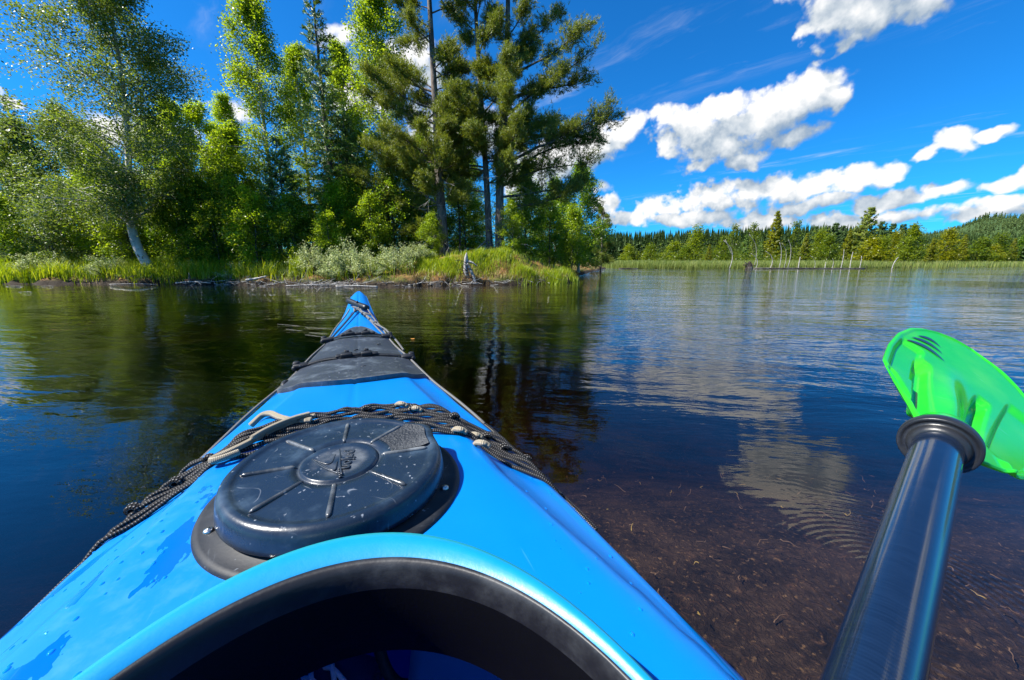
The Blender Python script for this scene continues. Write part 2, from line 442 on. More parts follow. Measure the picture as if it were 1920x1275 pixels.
def mat_ground():
    m, b = new_mat('bank_earth')
    p = b.new('ShaderNodeNewGeometry').outputs['Position']
    sp = b.new('ShaderNodeSeparateXYZ'); b.put(sp.inputs[0], p)
    n = b.noise(p, 1.7, 5.0, .6); f = b.noise(p, 14.0, 4.0, .7)
    moss = b.mix(b.ss(n, .40, .62), (0.075, 0.085, 0.014), (0.21, 0.105, 0.04))
    moss = b.mix(b.math('MULTIPLY', b.ss(f, .5, .75), .6), moss, (0.13, 0.13, 0.02))
    peat = b.mix(f, (0.012, 0.009, 0.006), (0.05, 0.036, 0.024))
    c = b.mix(b.ss(b.math('MULTIPLY_ADD', f, .1, sp.outputs[2]), .12, .24), peat, moss)
    r = b.vec('LENGTH', p, out='Value')
    wood = b.mix(b.noise(p, .035, 6.0, .7), (0.022, 0.050, 0.012), (0.060, 0.100, 0.022))
    c = b.mix(b.ss(r, 90, 220), c, wood)
    return finish(m, b, b.principled(Base_Color=c, Roughness=.9, Specular_IOR_Level=.2, Normal=b.bump(f, .8, .03)))

rr = np.concatenate([np.linspace(8.6, 24, 170), np.geomspace(24.2, 4200, 230)])
aa = np.radians(np.linspace(-84, 84, 420))
RR, AA = np.meshgrid(rr, aa, indexing='ij')
gx, gy = RR * np.sin(AA), RR * np.cos(AA)
g = Geo(); g.grid(np.stack([gx, gy, ground_z(gx, gy)], 2))
tag(g.build('ground', mat_ground()), kind='structure')

def mat_bed():
    m, b = new_mat('peaty_lake_bed')
    p = b.new('ShaderNodeNewGeometry').outputs['Position']
    n = b.noise(p, 4.5, 7.0, .7); f = b.noise(p, 26.0, 5.0, .7, dist=1.6); q = b.noise(p, 60.0, 3.0, .6)
    c = b.mix(b.ss(n, .35, .7), (0.023, 0.018, 0.014), (0.080, 0.056, 0.040))
    c = b.mix(b.math('MULTIPLY', b.ss(f, .52, .74), .8), c, (0.15, 0.085, 0.05))
    c = b.mix(b.math('MULTIPLY', b.ss(q, .58, .72), .75), c, (0.26, 0.17, 0.09))
    return finish(m, b, b.principled(Base_Color=c, Roughness=.9, Specular_IOR_Level=.1, Normal=b.bump(f, 1, .04)))
g = Geo()
xs = np.linspace(-26, 26, 131); ys = np.linspace(-14, 20, 91)
X, Y = np.meshgrid(xs, ys, indexing='ij')
g.grid(np.stack([X, Y, -.36 - .22 * sstep(Y, .8, 6) - .75 * sstep(Y, 1.1, 3.2) - .8 * sstep(-X, -.15, 1.0) + .09 * (vnoise(X * 1.2, Y * 1.2, 21) - .5) + .05 * (vnoise(X * 3.5, Y * 3.5, 22) - .5)], 2)[:, ::-1])
tag(g.build('lake_bed', mat_bed()), kind='structure')

def mat_water():
    m, b = new_mat('lake_water')
    p = b.new('ShaderNodeNewGeometry').outputs['Position']
    sp = b.new('ShaderNodeSeparateXYZ'); b.put(sp.inputs[0], p)
    r = b.vec('LENGTH', p, out='Value')
    # wind ripple: trains running towards the viewer, patchy, plus longer swell
    pd = b.vec('ADD', p, b.vec('SCALE', b.noise(p, .8, 2.0, .5, out='Color'), .5))
    rot = b.new('ShaderNodeMapping'); rot.inputs['Rotation'].default_value = (0, 0, math.radians(9)); b.put(rot.inputs['Vector'], pd)
    a1 = b.noise(b.vec('MULTIPLY', rot.outputs[0], (3.2, 11.0, 1)), 1.0, 3.0, .55)        # ~0.1 m crests
    a2 = b.noise(b.vec('MULTIPLY', rot.outputs[0], (.55, 1.9, 1)), 1.0, 2.0, .5)          # ~0.6 m
    a3 = b.noise(b.vec('MULTIPLY', p, (17, 30, 1)), 1.0, 2.0, .5)                         # fine shiver
    patch = b.ss(b.noise(b.vec('MULTIPLY', p, (.16, .30, 1)), 1.0, 3.0, .5), .36, .66)
    calm = b.math('MULTIPLY', b.lin(patch, 0, 1, .40, 1.0), b.ss(r, .5, 3.5, .30, 1.0))
    h = b.math('ADD', b.math('MULTIPLY', a1, b.ss(r, 1.5, 5.0, .0080, .0135)), b.math('ADD', b.math('MULTIPLY', a2, .030), b.math('MULTIPLY', a3, .0006)))
    h = b.math('MULTIPLY', h, calm)
    # rings spreading from drops that fell off the paddle
    for (cx0, cy0, k, amp, R) in ((.80, .62, 330, .00016, .42), (.99, .50, 300, .00013, .40), (.66, .93, 280, .00004, .30)):
        dd = b.vec('LENGTH', b.vec('SUBTRACT', p, (cx0, cy0, 0)), out='Value')
        wv = b.math('SINE', b.math('MULTIPLY', b.math('POWER', dd, .9), k))
        env = b.math('MULTIPLY', b.ss(dd, R, R * .35), b.ss(dd, .01, .08))
        env = b.math('MULTIPLY', env, b.ss(b.noise(p, 3.5, 2.0, .5), .30, .62))
        h = b.math('ADD', h, b.math('MULTIPLY', b.math('MULTIPLY', wv, amp * 1.35), env))
    nrm = b.bump(h, 1.0, 1.0)
    fr = b.new('ShaderNodeFresnel'); b.put(fr.inputs[0], b.lin(b.new('ShaderNodeNewGeometry').outputs['Backfacing'], 0, 1, 1.5, 1 / 1.5)); b.l.new(nrm, fr.inputs['Normal'])
    gl = b.new('ShaderNodeBsdfGlossy'); gl.inputs['Roughness'].default_value = .0; gl.inputs[0].default_value = (1, 1, 1, 1); b.l.new(nrm, gl.inputs['Normal'])
    tr = b.new('ShaderNodeBsdfTransparent'); tr.inputs[0].default_value = (1, 1, 1, 1)
    mx = b.new('ShaderNodeMixShader')
    b.l.new(fr.outputs[0], mx.inputs[0]); b.l.new(tr.outputs[0], mx.inputs[1]); b.l.new(gl.outputs[0], mx.inputs[2])
    o = b.new('ShaderNodeOutputMaterial'); b.l.new(mx.outputs[0], o.inputs[0])
    ab = b.new('ShaderNodeVolumeAbsorption'); ab.inputs['Color'].default_value = (.52, .40, .29, 1); ab.inputs['Density'].default_value = 1.15; b.l.new(ab.outputs[0], o.inputs['Volume'])
    return m
g = Geo()
xs = np.linspace(-300, 500, 9); ys = np.linspace(-200, 240, 6)
X, Y = np.meshgrid(xs, ys, indexing='ij')
g.grid(np.stack([X, Y, 0 * X], 2)[:, ::-1])
tag(g.build('water', mat_water(), smooth=False), kind='structure')

# ------------------------------------------------------------------ trees
def PX(px, Y, z=0.5):
    return (px - 960) / 693.0 * (Y * CP - (z - H) * SP)

def unit(v): return v / (np.linalg.norm(v, axis=-1, keepdims=True) + 1e-12)

def leaf_quads(geo, P, size, rng, up=0.35, narrow=.62, droop=0.0):
    """one rhombic leaf per point, random facing with a bias to the sky"""
    n = len(P)
    nrm = rng.normal(size=(n, 3)); nrm[:, 2] = np.abs(nrm[:, 2]) * (1 + up) + up; nrm = unit(nrm)
    a = np.cross(nrm, rng.normal(size=(n, 3))); a[:, 2] -= droop; a = unit(a - nrm * (a * nrm).sum(1)[:, None]); c = np.cross(nrm, a)
    s = size * rng.uniform(.65, 1.25, n)[:, None]
    V = np.stack([P - a * s * .15, P + a * s * .45 + c * s * narrow * .5, P + a * s * 1.0, P + a * s * .45 - c * s * narrow * .5], 1)
    geo.add(V.reshape(-1, 3), np.arange(n * 4).reshape(n, 4))

def limb(p0, d0, L, rng, n=7, wob=.12, grav=0.0, lift=0.0):
    """a bending limb of length L"""
    P = [np.array(p0, float)]; d = np.array(d0, float); d /= np.linalg.norm(d)
    for i in range(n - 1):
        d = d + rng.normal(size=3) * wob + np.array([0, 0, -grav + lift * i / n]); d /= np.linalg.norm(d)
        P.append(P[-1] + d * L / (n - 1))
    return np.array(P)

def on_line(P, t):
    u = t * (len(P) - 1); i = np.minimum(u.astype(int), len(P) - 2); f = (u - i)[:, None]
    return P[i] * (1 - f) + P[i + 1] * f

def deciduous(name, seed, trunk, r0, R, nbr, leaves, lsize, t0=.18, prof=None, up=.75, droop=.08, twigs=7, lmat='birch_leaf', bmat='birch_bark', side=None, cloud=.10):
    """trunk and crown meshes of a leafy tree: limbs, twigs, a leaf on every twig"""
    rng = np.random.default_rng(seed)
    T = smoothline(trunk, 26); Ht = T[-1][2]
    w = Geo(); lf = Geo()
    tt = np.linspace(0, 1, 26)
    w.tube(T, r0 * (1 - tt) ** .8 + .008 + r0 * .5 * np.exp(-tt * 22), 9)
    prof = prof or (lambda t: (math.sin(math.pi * min(1, (t * .92 + .08)) ** .75) ** .7))
    pts = []
    for i in range(nbr):
        t = t0 + (1 - t0) * ((i + rng.uniform()) / nbr) ** .92
        az = i * 2.39996 + rng.normal() * .35
        q = on_line(T, np.array([min(t, .995)]))[0]
        L = R * prof((t - t0) / (1 - t0)) * rng.uniform(.62, 1.15)
        d = np.array([math.cos(az), math.sin(az), up * rng.uniform(.5, 1.3)])
        if side is not None: L *= 1 + side[2] * max(0.0, math.cos(az) * side[0] + math.sin(az) * side[1])
        L = max(L, .22)
        B = limb(q, d, L, rng, 8, .10, droop)
        w.tube(B, np.linspace(max(.006, r0 * .30 * (1 - t) ** .7 + .005), .003, 8), 5, cap=False)
        for k in range(twigs):
            s = rng.uniform(.22, 1.0)
            b0 = on_line(B, np.array([s]))[0]; bd = unit(B[-1] - B[0])
            dd = bd * .6 + rng.normal(size=3) * .65
            tl = L * rng.uniform(.22, .50) * (1.15 - s * .5) + .12
            W = limb(b0, dd, tl, rng, 5, .16, droop * 1.6)
            w.tube(W, np.linspace(.006, .002, 5), 3, cap=False)
            pts.append(W); 
        pts.append(B[3:])
    per = int(leaves / len(pts)) + 1
    for W in pts:
        s = rng.uniform(.15, 1.0, per) ** .8
        P = on_line(W, s) + rng.normal(size=(per, 3)) * cloud * (.6 + .5 * len(W) / 5)
        leaf_quads(lf, P, lsize, rng)
    return (w.mesh(name + '_wood', True), lf.mesh(name + '_leaves')), (bmat, lmat)

def conifer(name, seed, Ht, R, whorls, sprays, lmat='spruce_needle', low=.06, needle=.085, pw=.85):
    """spruce: drooping whorled boughs clothed in short hanging sprays of needles"""
    rng = np.random.default_rng(seed)
    w = Geo(); lf = Geo()
    T = np.array([[rng.normal() * .02, rng.normal() * .02, z] for z in np.linspace(0, Ht, 20)]); T[0, :2] = 0
    w.tube(T, Ht * .013 * np.linspace(1, .08, 20) + .004, 8)
    C, N, Ls = [], [], []
    for i in range(whorls):
        t = low + (1 - low) * (i / whorls) ** .96
        z = Ht * t
        nb = int(rng.integers(5, 8)) if t < .85 else int(rng.integers(3, 6))
        L0 = R * (1 - t) ** pw + .10
        for k in range(nb):
            az = rng.uniform(0, 6.283); L = L0 * rng.uniform(.6, 1.18)
            d = np.array([math.cos(az), math.sin(az), -.12 + .75 * t + rng.normal() * .08])
            B = limb([0, 0, z], d, L, rng, 7, .05, .11 * (1 - t), lift=.32)
            w.tube(B, np.linspace(.004 + .010 * (1 - t) * Ht / 9, .003, 7), 4, cap=False)
            side = unit(np.cross(d, [0, 0, 1.0]))
            ns = max(4, int(sprays * L / R))
            s = rng.uniform(.12, 1.0, ns); base = on_line(B, s)
            sg = rng.choice([-1, 1], ns)[:, None]
            dirs = unit(unit(d)[None] * .75 + side[None] * sg * rng.uniform(.3, 1.1, (ns, 1)) + rng.normal(size=(ns, 3)) * .18 + np.array([0, 0, -.28 * (1 - t)]))
            ln = (.13 + .22 * L * (1.08 - s)) * rng.uniform(.7, 1.2, ns)
            for bs, dr, l_ in zip(base, dirs, ln):
                m = max(2, int(l_ / .035))
                u = np.linspace(.1, 1, m)[:, None]
                C.append(bs + dr * l_ * u + np.array([0, 0, -.10 * l_]) * u ** 2); N.append(np.repeat(dr[None], m, 0)); Ls.append(np.full(m, 1.0))
            m = 6
            u = np.linspace(.55, 1.02, m)[:, None]
            C.append(on_line(B, np.minimum(u[:, 0], .999))); N.append(np.repeat(unit(d)[None], m, 0)); Ls.append(np.full(m, 1.0))
    m = 10
    C.append(np.stack([np.zeros(m), np.zeros(m), np.linspace(.93, 1.0, m) * Ht], 1)); N.append(np.repeat([[0, 0, 1.0]], m, 0)); Ls.append(np.full(m, .8))
    C = np.vstack(C); N = np.vstack(N); n = len(C)
    # each needle tuft: a narrow two-sided blade pair across the twig
    a = unit(np.cross(N, rng.normal(size=(n, 3)))); s = needle * rng.uniform(.7, 1.25, n)[:, None]
    d1 = unit(N * .75 + a * 1.0); d2 = unit(N * .75 - a * 1.0); c = unit(np.cross(N, a)) * s * .16 + N * s * .10
    V = np.stack([C - c, C + d1 * s, C + c, C + d2 * s], 1)
    lf.add(V.reshape(-1, 3), np.arange(n * 4).reshape(n, 4))
    return (w.mesh(name + '_wood', True), lf.mesh(name + '_needles')), ('dark_bark', lmat)

def tufts(geo, P, D, rng, blades=9, ln=.10, wd=.012):
    """brushes of pine needles at the twig ends"""
    n = len(P); k = blades
    P = np.repeat(P, k, 0); D = np.repeat(D, k, 0)
    d = unit(D * .75 + rng.normal(size=(n * k, 3)) * .62 + np.array([0, 0, .18]))
    P = P - D * rng.uniform(0, .10, (n * k, 1))
    c = unit(np.cross(d, rng.normal(size=(n * k, 3)))) * wd * .5
    s = ln * rng.uniform(.7, 1.2, (n * k, 1))
    V = np.stack([P - c, P + c, P + d * s], 1)
    geo.add(V.reshape(-1, 3), T=np.arange(n * k * 3).reshape(-1, 3))

def pine(name, seed, trunk, r0, boughs, dead, extra=26, R=1.7, z0=.36, tuft=22, blades=11):
    """Scots pine: explicit big boughs (t along trunk, azimuth deg, length, rise) plus random ones, dead twigs below"""
    rng = np.random.default_rng(seed)
    T = smoothline(trunk, 30); w = Geo(); lf = Geo(); dw = Geo()
    tt = np.linspace(0, 1, 30)
    w.tube(T, r0 * (1 - tt) ** .62 + .012 + r0 * .45 * np.exp(-tt * 26), 11)
    L_ = list(boughs)
    for i in range(extra):
        t = z0 + (1 - z0) * (i + rng.uniform()) / extra
        u = (t - z0) / (1 - z0)
        L_.append((t, rng.uniform(0, 360), R * (1.0 - .55 * u ** 1.5) * rng.uniform(.6, 1.1), rng.uniform(.05, .6)))
    P, Dn = [], []
    for (t, az, L, rise) in L_:
        q = on_line(T, np.array([min(t, .995)]))[0]; az = math.radians(az)
        d = np.array([math.cos(az), math.sin(az), rise])
        B = limb(q, d, L, rng, 10, .10, .02, lift=.09)
        w.tube(B, np.linspace(.010 + .012 * L, .006, 10), 6, cap=False)
        for k in range(int(9 + L * 9)):
            s = rng.uniform(.30, 1.0); b0 = on_line(B, np.array([s]))[0]; bd = unit(B[-1] - B[0])
            dd = bd * .55 + rng.normal(size=3) * np.array([.7, .7, .42]) + np.array([0, 0, .22])
            tl = rng.uniform(.22, .48) * (.55 + .32 * L) * (1.15 - .45 * s)
            W = limb(b0, dd, tl, rng, 5, .18, -.04)
            w.tube(W, np.linspace(.008, .003, 5), 3, cap=False)
            m = tuft
            u = rng.uniform(.30, 1.0, m) ** .7
            Q = on_line(W, u) + rng.normal(size=(m, 3)) * .085
            P.append(Q); Dn.append(unit((W[-1] - W[0])[None] + rng.normal(size=(m, 3)) * .25 * tl))
    tufts(lf, np.vstack(P), np.vstack(Dn), rng, blades)
    dws = []
    for i in range(dead):
        dw = Geo(); dws.append(dw)
        t = rng.uniform(.06, z0 + .12); q = on_line(T, np.array([t]))[0]; az = rng.uniform(0, 6.283)
        L = rng.uniform(.35, 1.5)
        B = limb(q, [math.cos(az), math.sin(az), rng.uniform(-.35, .25)], L, rng, 7, .16, .05)
        dw.tube(B, np.linspace(.010, .003, 7), 4, cap=False)
        for k in range(4):
            b0 = on_line(B, np.array([rng.uniform(.3, .95)]))[0]
            dw.tube(limb(b0, unit(B[-1] - B[0]) + rng.normal(size=3) * .6, L * rng.uniform(.15, .45), rng, 4, .2, .05), np.linspace(.005, .002, 4), 3, cap=False)
    return (w.mesh(name + '_wood', True), lf.mesh(name + '_needles')) + tuple(x.mesh(name + '_dead', True) for x in dws), ('pine_bark', 'pine_needle') + ('driftwood',) * len(dws)

MM = {}
def plant(kind, meshes, mats, x, y, label, cat, group, sc=1.0, rz=0.0, z=None, names=('trunk', 'crown') + ('dead_branch',) * 40, lmat=None, sz=None):
    """a tree: an Empty at its foot with its trunk and crown; copies share the meshes"""
    e = empty(kind, (x, y, (float(ground_z(np.array([x]), np.array([y]))[0]) - .04) if z is None else z), rz)
    e.scale = (sc, sc, sz or sc)
    tag(e, label, cat, group)
    for me, mt, nm in zip(meshes, mats, names):
        if me is None: continue
        key = me.name
        if lmat and nm in ('crown', 'foliage'): mt = lmat
        if not me.materials: me.materials.append(M[mt])
        o = bpy.data.objects.new(nm, me); COL.objects.link(o); o.parent = e
        if me.materials[0] != M[mt]:
            o.material_slots[0].link = 'OBJECT'; o.material_slots[0].material = M[mt]
    return e

rz = lambda k: math.radians((k * 137) % 360)
G1 = 'trees of the near wooded point'
# -- hero trees, each its own shape
hb = deciduous('leaning_birch', 3, [(0, 0, 0), (-.22, .02, .45), (-.42, .02, 1.1), (-.40, 0, 1.9), (-.22, .05, 3.1), (.08, .05, 5.2), (.22, 0, 7.2), (.25, 0, 9.4)], .15, 1.95, 80, 84000, .064, t0=.36, up=.85, twigs=9, lmat='hero_leaf', side=(-1, .1, .45),
               prof=lambda t: (.62 + .62 * math.sin(math.pi * min(1, t * .9 + .12))) * (1 - t ** 3 * .75), cloud=.13)
plant('birch_tree', *hb, PX(284, 12.2), 12.25, 'tall leaning birch with a crooked white trunk and glinting leaves at the left waterside', 'birch tree', G1)

pA = pine('pine_a', 11, [(0, 0, 0), (-.03, 0, 1.2), (-.10, 0, 3.0), (-.14, .05, 5), (-.2, .05, 8), (-.25, 0, 12.5)], .185,
          [(.25, 172, 3.6, .62), (.30, 185, 2.6, .55), (.45, 165, 3.0, .35), (.58, 182, 2.9, .3), (.66, 170, 2.7, .35), (.20, 185, 1.5, .35), (.36, 150, 2.0, .5), (.40, 200, 2.6, .40), (.48, 178, 2.5, .30), (.44, 230, 2.2, .35), (.55, 160, 2.6, .30), (.62, 195, 2.5, .25), (.40, 270, 1.9, .3), (.50, 300, 1.6, .3), (.33, 250, 1.6, .25)], 26, extra=48, R=2.15, z0=.30)
plant('pine_tree', *pA, PX(834, 14.2, .9), 14.2, 'single brown pine trunk with a yellowish green crown, left of the twin grey pine trunks', 'pine tree', G1)
pB = pine('pine_b', 12, [(0, 0, 0), (-.02, 0, 1.2), (.03, 0, 3.0), (.20, .05, 5), (.30, .05, 8), (.35, 0, 12.5)], .165,
          [(.26, -4, 3.0, .30), (.30, 5, 3.1, .28), (.335, -12, 3.3, .30), (.38, 3, 3.5, .40), (.42, -8, 4.1, .36), (.47, 8, 3.9, .26), (.50, -5, 4.0, .22), (.53, 20, 3.3, .3), (.57, -10, 3.4, .28), (.62, 5, 3.1, .3), (.66, -25, 2.9, .3), (.45, -60, 2.0, .3), (.70, 10, 2.6, .4), (.55, -90, 1.8, .2)], 22, extra=36, R=1.7, z0=.38)
plant('pine_tree', *pB, PX(938, 13.9, .9), 13.9, 'thicker right-hand pine of the twin pair, with long boughs reaching over the water', 'pine tree', G1)
pC = pine('pine_c', 13, [(0, 0, 0), (-.02, 0, 1.0), (-.10, .02, 3.0), (-.22, .1, 5), (-.38, .2, 8), (-.5, .2, 12.3)], .125,
          [(.32, 190, 1.7, .35), (.40, 170, 2.2, .35), (.47, 215, 2.0, .3), (.42, 265, 1.7, .25), (.52, 250, 1.9, .3), (.58, 180, 2.1, .3)], 18, extra=34, R=1.9, z0=.33)
plant('pine_tree', *pC, PX(918, 14.15, .9), 14.15, 'slimmer pine trunk on the left of the twin pair, pressed against the thicker one', 'pine tree', G1)

sA = conifer('spruce_a', 21, 9.6, 1.55, 46, 20)
plant('spruce_tree', *sA, PX(598, 14.4, 7.5), 14.4, 'tall dark spruce with a narrow pointed top between two birches', 'spruce tree', G1, rz=.4)
sB = conifer('spruce_b', 22, 4.6, 1.25, 26, 22)
plant('spruce_tree', *sB, PX(532, 13.1, 2), 13.2, 'short bright-tipped spruce with drooping boughs in front of the tall dark spruce', 'spruce tree', G1, rz=2.0, sc=.95)
plant('spruce_tree', *sB, PX(650, 14.9, 3), 15.2, 'medium spruce hidden in shade close to the right of the tall dark spruce', 'spruce tree', G1, rz=1.0, sc=1.25)
plant('spruce_tree', *sA, PX(22, 25, 9), 25.0, 'distant dark spruce tip rising above the trees at the left edge', 'spruce tree', G1, rz=2.2, sc=1.06)

# -- birches of several builds
bA = deciduous('birch_slim', 31, [(0, 0, 0), (.06, 0, 2), (-.05, .05, 5), (.05, 0, 7.5), (0, 0, 9.6)], .085, 1.35, 66, 34000, .074, t0=.12, up=1.0, droop=.06)
bB = deciduous('birch_round', 32, [(0, 0, 0), (.1, .02, 1.6), (-.02, 0, 3.6), (.08, 0, 6.6)], .075, 1.75, 60, 32000, .078, t0=.10, up=.8)
bC = deciduous('birch_bushy', 33, [(0, 0, 0), (-.1, .02, 1.4), (.05, 0, 3.0), (0, 0, 5.2)], .065, 1.55, 54, 30000, .078, t0=.06, up=.7)
sD = deciduous('sapling', 34, [(0, 0, 0), (.05, .02, 1.0), (-.03, 0, 2.0), (0, 0, 3.0)], .030, .95, 30, 8000, .075, t0=.10, up=.7, twigs=5, lmat='bright_leaf', bmat='dark_bark')
sE = deciduous('shade_sapling', 35, [(0, 0, 0), (-.05, .02, 1.4), (.06, 0, 2.6), (0, 0, 4.0)], .035, 1.25, 38, 12000, .078, t0=.08, up=.6, twigs=6, lmat='dark_leaf', bmat='dark_bark')
BIRCH = [
    (bA, 492, 15.2, 1.02, None, 'tall slim birch whose top leaves the picture, just left of the tall dark spruce'),
    (bA, 716, 16.6, 1.14, None, 'airy birch with a thin bare lower trunk standing right of the tall dark spruce'),
    (bB, 330, 16.2, 1.00, 'bright_leaf', 'light green birch with a rounded top seen right behind the leaning birch'),
    (bB, 388, 17.2, 1.02, 'bright_leaf', 'pale green birch under the small cloud, between the leaning birch and the tall slim birch'),
    (bC, 438, 15.0, 1.00, None, 'bushy birch filling the gap left of the tall slim birch'),
    (bB, 128, 15.6, .92, 'hero_leaf', 'birch with glittering leaves behind the leaning birch, on its left side'),
    (bC, 56, 14.2, .96, 'hero_leaf', 'broad bushy birch near the left edge of the wood'),
    (bB, -20, 15.4, .84, None, 'birch cut off by the left edge of the picture'),
    (bC, 205, 14.1, .84, None, 'low bushy birch behind the white trunk of the leaning birch'),
    (bC, 345, 13.6, .72, 'dark_leaf', 'small dark-leaved birch right of the leaning birch trunk'),
    (bC, 1088, 21.5, 1.10, 'dark_leaf', 'dense pointed birch standing alone right of the twin pines'),
    (bC, 1040, 18.8, .80, 'dark_leaf', 'smaller birch partly hidden behind the boughs of the twin pines'),
    (bB, 672, 17.8, .90, 'dark_leaf', 'shaded birch behind the medium spruce'),
    (bB, 780, 18.5, .86, 'dark_leaf', 'shaded birch behind the single pine, left of its trunk'),
    (bB, 878, 19.0, .82, None, 'sunlit birch seen in the gap between the single pine and the twin pines'),
    (bB, 985, 20.0, .80, 'dark_leaf', 'shaded birch just right of the twin pine trunks'),
    (bA, 566, 17.2, .92, 'birch_leaf', 'slim birch squeezed behind the left side of the tall dark spruce'),
    (bA, 648, 18.4, 1.00, 'birch_leaf', 'slim birch showing between the tall dark spruce and the airy birch'),
    (bA, 425, 18.6, .80, 'bright_leaf', 'slim pale birch behind the bushy birch'),
    (bB, 300, 19.0, 1.02, 'birch_leaf', 'rounded birch farther back behind the leaning birch trunk'),
    (bB, 170, 19.5, 1.00, 'birch_leaf', 'rounded birch farther back, left of the leaning birch'),
    (bB, 800, 21.0, 1.05, 'birch_leaf', 'birch crown filling the space behind the single pine'),
]
for k, (ms, px, Y, sc, lm, lab) in enumerate(BIRCH):
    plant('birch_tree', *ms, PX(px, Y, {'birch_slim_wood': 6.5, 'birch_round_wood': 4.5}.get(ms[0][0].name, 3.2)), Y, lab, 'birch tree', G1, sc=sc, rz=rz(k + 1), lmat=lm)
plant('pine_tree', *pine('pine_young', 14, [(0, 0, 0), (.05, 0, 2), (0, 0, 4), (.05, 0, 6.2)], .07, [], 6, extra=40, R=1.35, z0=.12, tuft=18, blades=10), PX(1126, 30), 30.0, 'young pine at the tip of the point, last tree before the open water', 'pine tree', G1, sc=.86)
SAP = [
    (sD, 622, 12.55, .62, 'bright_leaf', 'yellow-green sapling leaning over the silvery bushes near the bow'),
    (sD, 488, 12.35, .85, 'bright_leaf', 'bright sapling in front of the short spruce'),
    (sE, 392, 13.2, .75, 'dark_leaf', 'shaded sapling beside the long grass right of the leaning birch'),
    (sE, 668, 14.0, .80, None, 'shaded sapling at the foot of the airy birch'),
    (sE, 742, 14.6, .85, 'dark_leaf', 'sapling just left of the single pine trunk'),
    (sE, 792, 16.2, 1.00, None, 'taller sapling behind the single pine trunk'),
    (sE, 872, 15.8, .80, None, 'sapling between the single pine and the twin pines'),
    (sE, 985, 15.2, .78, 'dark_leaf', 'sapling close to the right of the twin pine trunks'),
    (sE, 1030, 16.4, .70, None, 'low sapling under the smaller birch right of the twin pines'),
    (sD, 1072, 17.6, .95, 'birch_leaf', 'light sapling at the right-hand waterside of the point'),
    (sD, 250, 13.4, .80, 'birch_leaf', 'sapling behind the foot of the leaning birch'),
    (sD, 110, 12.9, .75, 'hero_leaf', 'low glittering sapling on the left bank'),
    (sD, 20, 12.9, .85, 'birch_leaf', 'sapling on the bank at the far left'),
    (sE, 445, 13.8, .85, None, 'sapling under the bushy birch left of the short spruce'),
    (sE, 575, 13.4, .60, 'dark_leaf', 'small sapling at the foot of the tall dark spruce'),
    (sD, 412, 12.7, .70, 'birch_leaf', 'sunlit sapling behind the small silvery bush left of the bow'),
    (sE, 362, 12.9, .70, 'birch_leaf', 'sunlit sapling behind the pale bush right of the leaning birch'),
    (sD, 462, 12.75, .95, 'birch_leaf', 'upright sapling left of the bright sapling by the short spruce'),
    (sE, 700, 13.3, .62, 'birch_leaf', 'sunlit sapling behind the broad silvery bush'),
    (sE, 556, 12.7, .60, 'birch_leaf', 'sunlit sapling behind the bright grass tuft left of the bow'),
    (sE, 640, 13.6, .75, 'bright_leaf', 'light sapling behind the yellow-green leaning sapling'),
    (sE, 812, 13.4, .42, 'birch_leaf', 'small sapling just left of the foot of the single pine'),
    (sE, 960, 13.2, .45, 'birch_leaf', 'small sapling growing at the right foot of the twin pines'),
]
for k, (ms, px, Y, sc, lm, lab) in enumerate(SAP):
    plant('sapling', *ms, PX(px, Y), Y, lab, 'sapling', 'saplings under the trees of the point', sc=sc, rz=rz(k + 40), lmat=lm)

# -- bare snags
def snag(name, seed, pts, r, n, L, x, y, label, mat='dark_bark', z=None):
    rng = np.random.default_rng(seed); T = smoothline(pts, 16); g = Geo(); g.tube(T, np.linspace(r, r * .35, 16), 7)
    for i in range(n):
        q = on_line(T, np.array([rng.uniform(.15, .97)]))[0]; az = rng.uniform(0, 6.28)
        B = limb(q, [math.cos(az), math.sin(az), rng.uniform(-.2, .5)], L * rng.uniform(.4, 1.2), rng, 6, .15, .02)
        g.tube(B, np.linspace(r * .25, .003, 6), 4, cap=False)
    o = g.build(name, M[mat]); o.location = (x, y, float(ground_z(np.array([x]), np.array([y]))[0]) - .05 if z is None else z)
    return tag(o, label, 'dead tree')
snag('dead_tree', 5, [(0, 0, 0), (.05, 0, 1.5), (-.05, 0, 3.2), (.0, 0, 4.6)], .045, 16, .5, PX(862, 15.2), 15.2, 'thin bare dead trunk between the single pine and the twin pines')
snag('dead_tree', 6, [(0, 0, 0), (-.15, 0, 1.2), (-.2, 0, 2.6), (-.1, 0, 4.2)], .06, 10, .6, PX(742, 15.8), 15.8, 'slanting dark dead trunk left of the single pine', z=None)
snag('dead_tree', 7, [(0, 0, 0), (.6, .1, .55), (1.3, .2, 1.15), (1.7, .2, 1.7)], .03, 22, .6, PX(880, 14.4), 14.1, 'pale fallen dead bough propped against the foot of the twin pines', 'driftwood')

